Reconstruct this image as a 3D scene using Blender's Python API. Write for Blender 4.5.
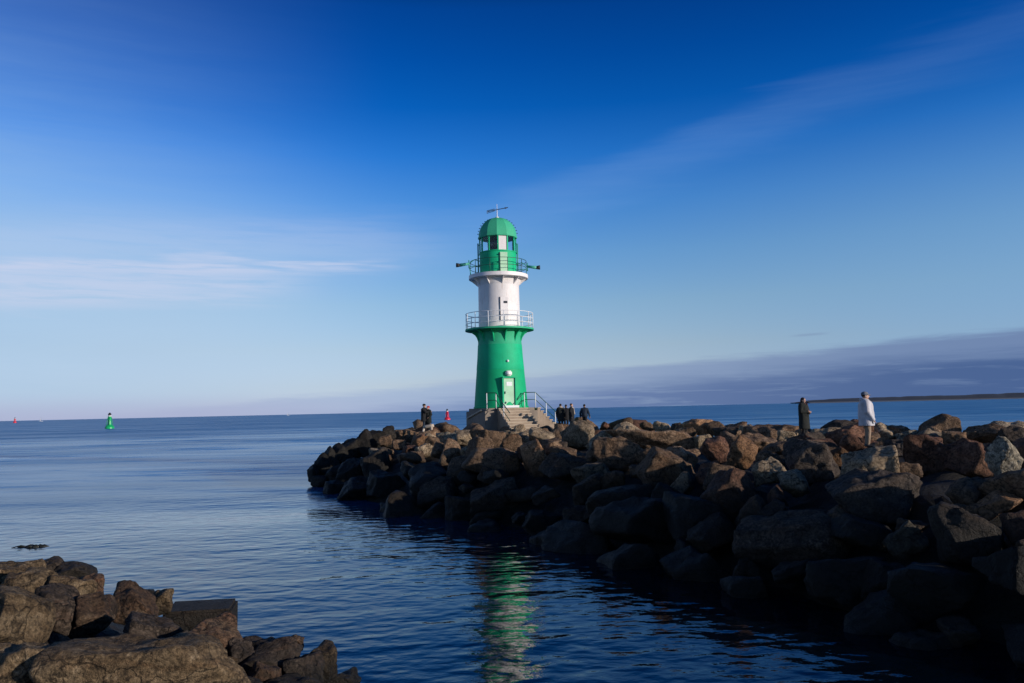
import bpy, bmesh, math, random
import numpy as np
from mathutils import Vector, Matrix, Euler
from mathutils.bvhtree import BVHTree

R = math.radians
for o in list(bpy.data.objects):
    bpy.data.objects.remove(o, do_unlink=True)
SC = bpy.context.scene
COL = SC.collection

# ------------------------------------------------------------------ camera
FPX, W, H = 800.0, 1024.0, 683.0
CAM = Vector((0.0, 0.0, 4.3))
PITCH, ROLL = R(4.86), math.atan(0.0225)
Fv = Vector((0, math.cos(PITCH), math.sin(PITCH)))
R0, U0 = Vector((1, 0, 0)), Vector((0, -math.sin(PITCH), math.cos(PITCH)))
Rv = R0 * math.cos(ROLL) - U0 * math.sin(ROLL)
Uv = U0 * math.cos(ROLL) + R0 * math.sin(ROLL)
cam_data = bpy.data.cameras.new('camera')
cam_data.sensor_width = 36.0
cam_data.lens = FPX / W * 36.0
cam_data.clip_start, cam_data.clip_end = 0.1, 90000.0
cam = bpy.data.objects.new('camera', cam_data)
COL.objects.link(cam)
cam.matrix_world = Matrix(((Rv.x, Uv.x, -Fv.x, CAM.x), (Rv.y, Uv.y, -Fv.y, CAM.y), (Rv.z, Uv.z, -Fv.z, CAM.z), (0, 0, 0, 1)))
SC.camera = cam

def ray(u, v):
    return (Fv + Rv * ((u - 512) / FPX) + Uv * ((341.5 - v) / FPX)).normalized()

def at_y(u, v, Y):
    d = ray(u, v)
    return CAM + d * (Y / d.y)

def at_z(u, v, z=0.0):
    d = ray(u, v)
    return CAM + d * ((z - CAM.z) / d.z)

def proj(p):
    q = Vector(p) - CAM
    dep = q.dot(Fv)
    return 512 + FPX * q.dot(Rv) / dep, 341.5 - FPX * q.dot(Uv) / dep, dep

# ------------------------------------------------------------------ light
SUN_EL, SUN_AZ = 10.5, 120.5          # azimuth clockwise from +Y (straight ahead of the camera)
SUN_STRENGTH, SKY_STRENGTH, EXPOSURE = 4.2, 0.07, 0.0
sd = Vector((math.sin(R(SUN_AZ)) * math.cos(R(SUN_EL)), math.cos(R(SUN_AZ)) * math.cos(R(SUN_EL)), math.sin(R(SUN_EL))))
sun_data = bpy.data.lights.new('sun', 'SUN')
sun_data.energy = SUN_STRENGTH
sun_data.angle = R(0.55)
sun_data.color = (1.0, 0.90, 0.79)
sun = bpy.data.objects.new('sun', sun_data)
COL.objects.link(sun)
sun.rotation_euler = (-sd).to_track_quat('-Z', 'Y').to_euler()
sun.location = (30, -20, 60)

SC.view_settings.view_transform = 'Standard'
SC.view_settings.look = 'None'
SC.view_settings.exposure = EXPOSURE
SC.view_settings.gamma = 1.0
SC.view_settings.use_curve_mapping = False
SC.render.engine = 'CYCLES'
SC.cycles.max_bounces = 8
SC.cycles.use_denoising = True

class NT:
    """small helper for node graphs"""
    def __init__(self, tree):
        self.t = tree
        tree.nodes.clear()
    def n(self, typ, ins=None, **props):
        nd = self.t.nodes.new(typ)
        for k, v in props.items():
            setattr(nd, k, v)
        for k, v in (ins or {}).items():
            s = nd.inputs[k]
            if isinstance(v, bpy.types.NodeSocket):
                self.t.links.new(v, s)
            else:
                s.default_value = v
        return nd
    def m(self, op, a, b=0.0, c=0.0, clamp=False):
        nd = self.n('ShaderNodeMath', {0: a, 1: b, 2: c}, operation=op)
        nd.use_clamp = clamp
        return nd.outputs[0]
    def dot(self, vec, c):
        return self.n('ShaderNodeVectorMath', {0: vec, 1: tuple(c)}, operation='DOT_PRODUCT').outputs['Value']
    def smooth(self, x, lo, hi):
        return self.n('ShaderNodeMapRange', {'Value': x, 'From Min': lo, 'From Max': hi}, interpolation_type='SMOOTHSTEP').outputs[0]
    def noise(self, vec, scale, detail=2.0, rough=0.5, dist=0.0):
        return self.n('ShaderNodeTexNoise', {'Vector': vec, 'Scale': scale, 'Detail': detail, 'Roughness': rough, 'Distortion': dist})
    def ramp(self, fac, stops, interp='LINEAR'):
        nd = self.n('ShaderNodeValToRGB', {'Fac': fac})
        cr = nd.color_ramp
        cr.interpolation = interp
        while len(cr.elements) < len(stops):
            cr.elements.new(0.5)
        for e, (p, c) in zip(cr.elements, stops):
            e.position = p
            e.color = (*c, 1) if len(c) == 3 else c
        return nd.outputs['Color']
    def mix(self, fac, a, b, mode='MIX'):
        nd = self.n('ShaderNodeMix', {'Factor': fac, 6: a, 7: b}, data_type='RGBA', blend_type=mode)
        return nd.outputs[2]
    def scale(self, vec, s):
        return self.n('ShaderNodeVectorMath', {0: vec, 1: s}, operation='MULTIPLY').outputs[0]

def lin(r, g, b):
    f = lambda c: (c / 255 / 12.92) if c <= 10 else ((c / 255 + 0.055) / 1.055) ** 2.4
    return (f(r), f(g), f(b))

# ------------------------------------------------------------------ world: physical sky, graded by elevation, with high thin cloud
world = bpy.data.worlds.new('World')
SC.world = world
world.use_nodes = True
w = NT(world.node_tree)
geo = w.n('ShaderNodeTexCoord').outputs['Generated']
sep = w.n('ShaderNodeSeparateXYZ', {0: geo})
zc = sep.outputs[2]
sky = w.n('ShaderNodeTexSky', sky_type='NISHITA')
sky.sun_disc = False
sky.sun_elevation = R(SUN_EL)
sky.sun_rotation = R(SUN_AZ)
sky.air_density, sky.dust_density, sky.ozone_density = 1.0, 0.3, 2.0
S = SKY_STRENGTH
SKY_TINT = [(0.0, (1, 1, 1)), (1.0, (1, 1, 1))]
SKY_TINT = [(0.0163, (0.1899, 0.2493, 0.5188)), (0.0655, (0.1777, 0.2082, 0.3861)), (0.1541, (0.1946, 0.2094, 0.3038)), (0.2619, (0.1833, 0.2181, 0.2908)), (0.3828, (0.1382, 0.2114, 0.3129)), (0.5006, (0.08, 0.1866, 0.3376)), (0.6142, (0.0273, 0.1481, 0.3362)), (0.7227, (0.004, 0.1053, 0.2892)), (0.8253, (0.0011, 0.0814, 0.2493)), (0.9215, (0.0013, 0.0651, 0.212)), (1.0, (0.003, 0.035, 0.10))]
tint = w.ramp(w.m('MULTIPLY', zc, 2.0, clamp=True), SKY_TINT)
base = w.mix(1.0, sky.outputs[0], tint, 'MULTIPLY')
base = w.n('ShaderNodeVectorMath', {0: base, 'Scale': 8.0}, operation='SCALE').outputs[0]
def sk(r, g, b):
    return (*[c / S for c in lin(r, g, b)], 1)
def gc(a, b):
    """plane of the great circle through two sky directions, positive above"""
    n = ray(*a).cross(ray(*b)).normalized()
    return n if n.z > 0 else -n
wn = w.noise(w.scale(geo, (1.0, 1.0, 9.0)), 3.2, 4.0, 0.6, 0.3).outputs['Fac']
wf = w.noise(w.scale(geo, (1.5, 1.5, 22.0)), 6.0, 5.0, 0.6, 0.4).outputs['Fac']
lowz = w.smooth(zc, 0.34, 0.08)
base = w.mix(w.m('MULTIPLY', w.m('MULTIPLY', w.smooth(sep.outputs[0], 0.1, 0.6), lowz), 0.55), base, sk(122, 168, 212))
base = w.mix(w.m('MULTIPLY', w.m('MULTIPLY', w.smooth(sep.outputs[0], -0.05, -0.45), lowz), 0.6), base, sk(182, 202, 224))
# thin high haze on the side away from the sun
hz = w.smooth(sep.outputs[0], -0.12, -0.62)
hz = w.m('MULTIPLY', hz, w.m('MULTIPLY_ADD', wn, 0.45, 0.18))
hz = w.m('MULTIPLY', hz, w.m('MULTIPLY_ADD', w.smooth(zc, 0.50, 0.22), 0.72, 0.28))
base = w.mix(hz, base, sk(158, 190, 222))
# long diagonal streak
d1 = w.dot(geo, gc((400, 257), (1024, 18)))
d1 = w.m('ADD', d1, w.m('MULTIPLY_ADD', wn, 0.07, -0.035))
band = w.m('MULTIPLY', w.smooth(d1, -0.05, -0.004), w.smooth(d1, 0.036, 0.004))
band = w.m('MULTIPLY', band, w.smooth(sep.outputs[0], -0.28, -0.18))
band = w.m('MULTIPLY', band, w.m('MULTIPLY_ADD', w.smooth(sep.outputs[0], 0.55, 0.1), 0.5, 0.5))
band = w.m('MULTIPLY', band, w.m('MULTIPLY_ADD', wf, 0.12, 0.06))
base = w.mix(band, base, sk(146, 180, 230))
# wispy streaks low on the far side
for (a, b, wd, op) in (((0, 268), (400, 264), 0.011, 1.15), ((0, 288), (330, 284), 0.022, 0.95), ((-200, 240), (460, 236), 0.04, 0.25), ((150, 252), (420, 268), 0.006, 0.8), ((20, 314), (70, 322), 0.003, 0.7)):
    d = w.dot(geo, gc(a, b))
    d = w.m('ADD', d, w.m('MULTIPLY_ADD', wn, 0.05, -0.025))
    s_ = w.m('MULTIPLY', w.smooth(d, -wd * 1.6, 0.0), w.smooth(d, wd, 0.0))
    xa, xb = ray(*a).x, ray(*b).x
    s_ = w.m('MULTIPLY', s_, w.smooth(sep.outputs[0], xb + 0.02, xb - 0.12))
    if a[0] > 0:
        s_ = w.m('MULTIPLY', s_, w.smooth(sep.outputs[0], xa - 0.01, xa + 0.03))
    s_ = w.m('MULTIPLY', s_, w.m('MULTIPLY_ADD', w.smooth(wf, 0.25, 0.6), op * 0.5, 0.10))
    base = w.mix(s_, base, sk(205, 212, 236))
# grey-violet cloud bank rising towards +X above the horizon
nb = gc((130, 412), (1024, 326))
db = w.dot(geo, nb)
db = w.m('ADD', db, w.m('MULTIPLY_ADD', wf, 0.022, -0.011))
wl = w.noise(w.scale(geo, (1.0, 1.0, 14.0)), 2.2, 5.0, 0.6, 0.6).outputs['Fac']
db = w.m('ADD', db, w.m('MULTIPLY_ADD', wl, 0.018, -0.009))
edge = w.smooth(db, 0.003, -0.010)
edge = w.m('MULTIPLY', edge, w.smooth(sep.outputs[0], -0.62, -0.38))
bank_x = w.smooth(sep.outputs[0], -0.3, 0.55)
top_c = w.mix(bank_x, sk(168, 188, 216), sk(110, 132, 172))
low_c = w.mix(bank_x, sk(122, 146, 192), sk(66, 92, 142))
mid = w.smooth(w.m('ADD', db, w.m('MULTIPLY_ADD', wn, 0.02, -0.01)), -0.012, -0.045)
bank_c = w.mix(mid, top_c, low_c)
streak = w.m('MULTIPLY', w.smooth(wf, 0.50, 0.66), 0.42)
bank_c = w.mix(streak, bank_c, top_c)
base = w.mix(w.m('MULTIPLY', edge, 0.93), base, bank_c)
# faint pinkish low haze right at the horizon
hh = w.m('MULTIPLY', w.smooth(zc, 0.035, 0.0), w.smooth(sep.outputs[0], 0.0, -0.4))
base = w.mix(w.m('MULTIPLY', hh, 0.75), base, sk(172, 176, 208))
# small dark wisp
d2 = w.dot(geo, gc((780, 337), (830, 333)))
s2 = w.m('MULTIPLY', w.m('MULTIPLY', w.smooth(d2, -0.0025, 0), w.smooth(d2, 0.0025, 0)), w.m('MULTIPLY', w.smooth(sep.outputs[0], ray(785, 335).x, ray(805, 335).x), w.smooth(sep.outputs[0], ray(835, 335).x, ray(815, 335).x)))
base = w.mix(w.m('MULTIPLY', s2, 0.3), base, sk(110, 125, 165))
bg = w.n('ShaderNodeBackground', {'Color': base, 'Strength': S})
out = w.n('ShaderNodeOutputWorld', {'Surface': bg.outputs[0]})

# ------------------------------------------------------------------ materials
MATS = {}
def principled(name, color=(0.5, 0.5, 0.5), rough=0.6, metal=0.0, build=None, **kw):
    m = bpy.data.materials.new(name)
    m.use_nodes = True
    t = NT(m.node_tree)
    p = t.n('ShaderNodeBsdfPrincipled')
    o = t.n('ShaderNodeOutputMaterial', {'Surface': p.outputs[0]})
    p.inputs['Base Color'].default_value = (*color, 1)
    p.inputs['Roughness'].default_value = rough
    p.inputs['Metallic'].default_value = metal
    for k, v in kw.items():
        p.inputs[k].default_value = v
    if build:
        build(t, p)
    MATS[name] = m
    return m

def link(t, a, b):
    t.t.links.new(a, b)

def painted(c, amt=0.12, dirt=(0.10, 0.09, 0.06), dirt_amt=0.25, sc=1.3):
    """weathered paint: slight mottling and rain streaks"""
    def b(t, p):
        tc = t.n('ShaderNodeTexCoord').outputs['Object']
        n1 = t.noise(tc, sc, 4, 0.6).outputs['Fac']
        st = t.noise(t.scale(tc, (4.0, 4.0, 0.35)), 2.2, 4, 0.65).outputs['Fac']
        a = tuple(x * (1 - amt) for x in c)
        z = tuple(min(1, x * (1 + amt)) for x in c)
        col = t.ramp(n1, [(0.3, a), (0.7, z)])
        col = t.mix(t.m('MULTIPLY', t.smooth(st, 0.55, 0.8), dirt_amt), col, (*dirt, 1))
        link(t, col, p.inputs['Base Color'])
        bp = t.n('ShaderNodeBump', {'Height': n1, 'Strength': 0.15, 'Distance': 0.02})
        link(t, bp.outputs[0], p.inputs['Normal'])
    return b

GREEN = (0.006, 0.44, 0.20)
principled('green_paint', rough=0.62, build=painted(GREEN, 0.10, (0.02, 0.08, 0.05), 0.3), **{'Specular IOR Level': 0.25})
principled('light_green_paint', rough=0.62, build=painted((0.03, 0.40, 0.20), 0.08, (0.05, 0.2, 0.1), 0.25), **{'Specular IOR Level': 0.25})
principled('deep_green_paint', rough=0.62, build=painted((0.004, 0.38, 0.155), 0.08, (0.02, 0.08, 0.05), 0.25), **{'Specular IOR Level': 0.25})
principled('dome_green', rough=0.62, build=painted((0.05, 0.42, 0.23), 0.1, (0.05, 0.2, 0.12), 0.25), **{'Specular IOR Level': 0.25})
principled('white_paint', rough=0.5, build=painted((0.78, 0.735, 0.72), 0.07, (0.38, 0.24, 0.14), 0.65))
principled('rail_white', rough=0.5, build=painted((0.75, 0.76, 0.78), 0.05))
principled('rail_dark_green', rough=0.45, build=painted((0.015, 0.07, 0.055), 0.1))
principled('horn_green', rough=0.45, build=painted((0.05, 0.33, 0.25), 0.1))
principled('door_green', rough=0.55, build=painted((0.36, 0.60, 0.40), 0.1, (0.2, 0.3, 0.2), 0.35))
principled('dark_metal', (0.03, 0.035, 0.045), 0.5, 0.5)
principled('black_plastic', (0.012, 0.012, 0.014), 0.6)
principled('blind', rough=0.7, build=painted((0.72, 0.66, 0.66), 0.06))
principled('lens_dark', (0.06, 0.05, 0.055), 0.15)
principled('notice_white', (0.78, 0.80, 0.80), 0.6)
principled('lamp_glass', (0.85, 0.85, 0.82), 0.25)
principled('buoy_green', rough=0.35, build=painted((0.008, 0.36, 0.11), 0.15))
principled('buoy_red', rough=0.35, build=painted((0.62, 0.02, 0.045), 0.15))
principled('boat_white', (0.8, 0.8, 0.8), 0.5)
def glass(t, p):
    pass
principled('window_glass', (0.9, 0.97, 0.97), 0.02, **{'Transmission Weight': 1.0, 'IOR': 1.3})

def concrete(c1, c2):
    def b(t, p):
        tc = t.n('ShaderNodeTexCoord').outputs['Object']
        n1 = t.noise(tc, 1.6, 6, 0.65).outputs['Fac']
        n2 = t.noise(tc, 14.0, 3, 0.6).outputs['Fac']
        col = t.ramp(n1, [(0.3, c1), (0.7, c2)])
        col = t.mix(t.m('MULTIPLY', t.smooth(n2, 0.55, 0.8), 0.4), col, (*[x * 0.5 for x in c1], 1))
        link(t, col, p.inputs['Base Color'])
        bp = t.n('ShaderNodeBump', {'Height': n2, 'Strength': 0.5, 'Distance': 0.02})
        link(t, bp.outputs[0], p.inputs['Normal'])
    return b
principled('step_stone', rough=0.85, build=concrete((0.36, 0.28, 0.20), (0.52, 0.43, 0.32)))
principled('riser_stone', rough=0.9, build=concrete((0.24, 0.18, 0.13), (0.36, 0.28, 0.21)))  # darker copy of the step stone, painting shade below each tread
principled('plinth_stone', rough=0.9, build=concrete((0.16, 0.13, 0.11), (0.27, 0.22, 0.17)))

def rock_mat(c1, c2, c3, speck=0.35, warm=(0.25, 0.12, 0.05), lichen=0.15):
    def b(t, p):
        tco = t.n('ShaderNodeTexCoord').outputs['Object']
        oi = t.n('ShaderNodeObjectInfo').outputs['Random']
        off = t.n('ShaderNodeCombineXYZ', {0: t.m('MULTIPLY', oi, 37.0), 1: t.m('MULTIPLY', oi, 91.0), 2: t.m('MULTIPLY', oi, 53.0)}).outputs[0]
        tc = t.n('ShaderNodeVectorMath', {0: tco, 1: off}, operation='ADD').outputs[0]
        n1 = t.noise(tc, 1.1, 6, 0.62, 0.4).outputs['Fac']
        n2 = t.noise(tc, 5.5, 6, 0.7, 0.2).outputs['Fac']
        n3 = t.noise(tc, 17.0, 5, 0.75).outputs['Fac']
        st = t.noise(t.scale(tc, (0.5, 0.5, 3.0)), 2.0, 5, 0.6, 0.8).outputs['Fac']
        col = t.ramp(n1, [(0.30, c1), (0.52, c2), (0.72, c3)])
        col = t.mix(t.m('MULTIPLY', t.smooth(st, 0.5, 0.72), 0.5), col, (*warm, 1))
        col = t.mix(t.m('MULTIPLY', t.smooth(n2, 0.48, 0.66), 0.6), col, (*[x * 0.35 for x in c1], 1))
        li = t.m('MULTIPLY', t.smooth(n2, 0.46, 0.34), lichen * 2.2, clamp=True)
        col = t.mix(li, col, (*[min(1, x * 1.6 + 0.03) for x in c3], 1))
        sp = t.ramp(n3, [(0.36, (0.30, 0.30, 0.30)), (0.5, (1, 1, 1)), (0.64, (1.0 + speck, 1.0 + speck, 1.0 + speck))])
        col = t.mix(1.0, col, sp, 'MULTIPLY')
        # each boulder a little lighter or darker than the next
        val = t.m('MULTIPLY_ADD', oi, 0.75, 0.6)
        col = t.n('ShaderNodeVectorMath', {0: col, 'Scale': val}, operation='SCALE').outputs[0]
        # algae and damp splash-zone stone, plus the breakwater face's shade painted black higher up
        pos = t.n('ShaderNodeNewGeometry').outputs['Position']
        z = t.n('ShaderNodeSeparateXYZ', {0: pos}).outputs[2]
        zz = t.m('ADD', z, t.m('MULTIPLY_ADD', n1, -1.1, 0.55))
        wet_shade = t.smooth(zz, WET_SHADE_HI, WET_SHADE_LO)
        col = t.mix(t.m('MULTIPLY', wet_shade, 0.9), col, (0.010, 0.010, 0.008, 1))
        link(t, col, p.inputs['Base Color'])
        link(t, t.m('MULTIPLY_ADD', wet_shade, -0.3, 0.88), p.inputs['Roughness'])
        p.inputs['Specular IOR Level'].default_value = 0.25
        wv_ = t.n('ShaderNodeVectorMath', {0: tc, 1: t.n('ShaderNodeVectorMath', {0: t.noise(tc, 2.0, 4, 0.6).outputs['Color'], 'Scale': 0.9}, operation='SCALE').outputs[0]}, operation='ADD').outputs[0]
        cr = t.n('ShaderNodeTexVoronoi', {'Vector': t.scale(wv_, (1, 1, 1.5)), 'Scale': 1.25}, feature='DISTANCE_TO_EDGE').outputs['Distance']
        crk = t.m('MULTIPLY_ADD', t.smooth(cr, 0.0, 0.045), 0.65, 0.35)
        link(t, t.n('ShaderNodeVectorMath', {0: col, 'Scale': crk}, operation='SCALE').outputs[0], p.inputs['Base Color'])
        hgt = t.m('ADD', t.m('MULTIPLY', n2, 0.9), t.m('MULTIPLY', n3, 0.45))
        hgt = t.m('ADD', hgt, t.m('MULTIPLY', t.smooth(cr, 0.0, 0.05), 0.12))
        bp = t.n('ShaderNodeBump', {'Height': hgt, 'Strength': 1.0, 'Distance': 0.14})
        link(t, bp.outputs[0], p.inputs['Normal'])
    return b
WET_SHADE_HI, WET_SHADE_LO = 2.8, 1.25  # band reaches above the splash zone to paint the breakwater's shade
k = 1.08
def c_(*a):
    return tuple(x * k for x in a)
principled('rock_tan', build=rock_mat(c_(.19, .135, .085), c_(.34, .25, .16), c_(.45, .35, .235), 0.35, c_(.28, .17, .09)))
principled('rock_brown', build=rock_mat(c_(.11, .066, .04), c_(.20, .125, .075), c_(.29, .195, .125), 0.3, c_(.2, .10, .05)))
principled('rock_red', build=rock_mat(c_(.075, .035, .024), c_(.145, .07, .042), c_(.20, .11, .068), 0.3, c_(.19, .08, .04)))
principled('rock_orange', build=rock_mat(c_(.17, .09, .045), c_(.30, .16, .08), c_(.38, .23, .13), 0.35, c_(.33, .15, .06)))
principled('rock_grey', build=rock_mat(c_(.12, .10, .07), c_(.22, .185, .13), c_(.32, .275, .20), 0.45, c_(.17, .13, .08), 0.2))
principled('rock_painted_shade', build=rock_mat(c_(.016, .014, .012), c_(.028, .024, .02), c_(.05, .042, .034), 0.3, c_(.03, .02, .015), 0.05))  # near-black: shade on the bank's near faces put into the colour
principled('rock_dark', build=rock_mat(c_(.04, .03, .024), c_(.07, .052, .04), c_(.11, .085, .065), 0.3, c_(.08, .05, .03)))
principled('rock_white', build=rock_mat(c_(.5, .45, .38), c_(.65, .6, .52), c_(.75, .7, .62), 0.1, c_(.5, .42, .33), 0.0))
WET_SHADE_HI, WET_SHADE_LO = 1.1, 0.3
k = 0.68
principled('rock_shore', build=rock_mat(c_(.11, .072, .04), c_(.21, .142, .078), c_(.34, .25, .15), 0.6, c_(.19, .105, .05), 0.2))
principled('rock_shore_dark', build=rock_mat(c_(.05, .038, .03), c_(.09, .065, .048), c_(.15, .11, .08), 0.6, c_(.12, .06, .035), 0.1))
principled('rock_shore_red', build=rock_mat(c_(.09, .06, .04), c_(.19, .11, .065), c_(.26, .19, .12), 0.5, c_(.27, .10, .045), 0.15))

# ------------------------------------------------------------------ mesh helpers
def tag(o, label=None, cat=None, group=None, kind=None):
    if label: o['label'] = label
    if cat: o['category'] = cat
    if group: o['group'] = group
    if kind: o['kind'] = kind
    return o

def link_mesh(name, me, mat, parent=None, loc=None):
    o = bpy.data.objects.new(name, me)
    COL.objects.link(o)
    if mat is not None:
        me.materials.append(MATS[mat] if isinstance(mat, str) else mat)
    if parent is not None: o.parent = parent
    if loc is not None: o.location = loc
    return o

def from_bm(name, bm, mat, parent=None, smooth=False, loc=None):
    bmesh.ops.recalc_face_normals(bm, faces=bm.faces)
    me = bpy.data.meshes.new(name)
    bm.to_mesh(me)
    bm.free()
    if smooth:
        me.shade_smooth()
    return link_mesh(name, me, mat, parent, loc)

def empty(name, loc, rz=0.0):
    o = bpy.data.objects.new(name, None)
    COL.objects.link(o)
    o.location = loc
    o.rotation_euler = (0, 0, rz)
    o.empty_display_size = 0.3
    return o

def box(bm, c, s, M=None, bevel=0.0):
    m = Matrix.Translation(c) @ Matrix.Diagonal((*s, 1))
    if M is not None: m = M @ m
    r = bmesh.ops.create_cube(bm, size=1.0, matrix=m)
    if bevel:
        ed = list({e for v in r['verts'] for e in v.link_edges})
        bmesh.ops.bevel(bm, geom=ed, offset=bevel, segments=2, affect='EDGES')

def lathe(bm, prof, seg=64, cap0=False, cap1=False, M=None, phase=0.0):
    rings = []
    for (r, z) in prof:
        ring = []
        for i in range(seg):
            a = 2 * math.pi * i / seg + phase
            p = Vector((r * math.cos(a), r * math.sin(a), z))
            if M is not None: p = M @ p
            ring.append(bm.verts.new(p))
        rings.append(ring)
    for a, b in zip(rings, rings[1:]):
        for i in range(seg):
            j = (i + 1) % seg
            bm.faces.new((a[i], a[j], b[j], b[i]))
    if cap0: bm.faces.new(rings[0][::-1])
    if cap1: bm.faces.new(rings[-1])

def tube(bm, pts, rad, seg=8, closed=False):
    pts = [Vector(p) for p in pts]
    n = len(pts)
    rings = []
    up = None
    for i, p in enumerate(pts):
        if closed:
            d = (pts[(i + 1) % n] - pts[i - 1])
        else:
            d = pts[min(i + 1, n - 1)] - pts[max(i - 1, 0)]
        d.normalize()
        ref = Vector((0, 0, 1)) if abs(d.z) < 0.95 else Vector((1, 0, 0))
        x = d.cross(ref).normalized()
        y = d.cross(x).normalized()
        rr = rad[i] if isinstance(rad, (list, tuple)) else rad
        rings.append([bm.verts.new(p + x * rr * math.cos(2 * math.pi * k / seg) + y * rr * math.sin(2 * math.pi * k / seg)) for k in range(seg)])
    prs = list(zip(rings, rings[1:]))
    if closed: prs.append((rings[-1], rings[0]))
    for a, b in prs:
        for k in range(seg):
            bm.faces.new((a[k], a[(k + 1) % seg], b[(k + 1) % seg], b[k]))
    if not closed:
        bm.faces.new(rings[0][::-1]); bm.faces.new(rings[-1])

# numpy gradient-ish noise ------------------------------------------------
_rs = np.random.RandomState(7)
_perm = _rs.permutation(256)
_perm = np.concatenate([_perm, _perm, _perm])
_val = _rs.rand(256) * 2 - 1
def vnoise(p):
    i = np.floor(p).astype(int)
    f = p - i
    u = f * f * (3 - 2 * f)
    i = i & 255
    def h(dx, dy, dz):
        return _val[_perm[_perm[_perm[(i[:, 0] + dx) & 255] + ((i[:, 1] + dy) & 255)] + ((i[:, 2] + dz) & 255)] & 255]
    x, y, z = u[:, 0], u[:, 1], u[:, 2]
    l = lambda a, b, t: a + (b - a) * t
    return l(l(l(h(0,0,0), h(1,0,0), x), l(h(0,1,0), h(1,1,0), x), y), l(l(h(0,0,1), h(1,0,1), x), l(h(0,1,1), h(1,1,1), x), y), z)
def fbm(p, octv=4, gain=0.5):
    s, a = 0, 1.0
    for o in range(octv):
        s = s + a * vnoise(p * (2 ** o) + 17.3 * o)
        a *= gain
    return s

_ico = {}
def ico(sub):
    if sub not in _ico:
        bm = bmesh.new()
        bmesh.ops.create_icosphere(bm, subdivisions=sub, radius=1.0)
        v = np.array([x.co[:] for x in bm.verts])
        f = np.array([[q.index for q in x.verts] for x in bm.faces], dtype=np.int32)
        bm.free()
        _ico[sub] = (v / np.linalg.norm(v, axis=1)[:, None], f)
    return _ico[sub]

def tri_mesh(name, v, f):
    me = bpy.data.meshes.new(name)
    me.vertices.add(len(v))
    me.vertices.foreach_set('co', v.astype(np.float32).ravel())
    me.loops.add(f.size)
    me.loops.foreach_set('vertex_index', f.ravel())
    me.polygons.add(len(f))
    me.polygons.foreach_set('loop_start', np.arange(0, f.size, 3, dtype=np.int32))
    me.update(calc_edges=True)
    me.shade_smooth()
    return me

def rock_geo(seed, dims, sub=4, flat_top=False, sharp=80, rough=1.0):
    """a faceted boulder: a ball cut by a set of planes, then weathered"""
    rs = np.random.RandomState(seed)
    d, f = ico(sub)
    nrm, dist = [], []
    for ax in range(3):
        for s in (-1, 1):
            n = np.zeros(3); n[ax] = s
            n = n + rs.normal(0, 0.28, 3)
            nrm.append(n / np.linalg.norm(n)); dist.append(rs.uniform(0.72, 0.95))
    for _ in range(rs.randint(5, 10)):
        n = rs.normal(0, 1, 3)
        nrm.append(n / np.linalg.norm(n)); dist.append(rs.uniform(0.70, 1.02))
    if flat_top:
        nrm[5] = np.array([0.05, -0.08, 0.99]); dist[5] = 0.7
    nrm, dist = np.array(nrm), np.array(dist)
    q = np.maximum(d @ nrm.T, 0) / dist
    r = (q ** sharp).sum(1) ** (-1.0 / sharp)
    r = np.minimum(r, 1.5)
    v = d * r[:, None] * np.array(dims)
    s = float(np.mean(dims))
    o = rs.uniform(0, 200, 3)
    disp = 0.05 * s * fbm(v / s * 1.2 + o, 3) - 0.15 * s * (np.abs(vnoise(v / s * 1.5 + o + 9)) - 0.2) - 0.05 * s * rough * np.abs(vnoise(v / s * 3.6 + o + 5)) + 0.028 * fbm(v * 4.5 + o, 3) * rough + 0.014 * np.abs(fbm(v * 13 + o, 2)) * rough
    v = v + d * disp[:, None]
    return v, f

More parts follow.
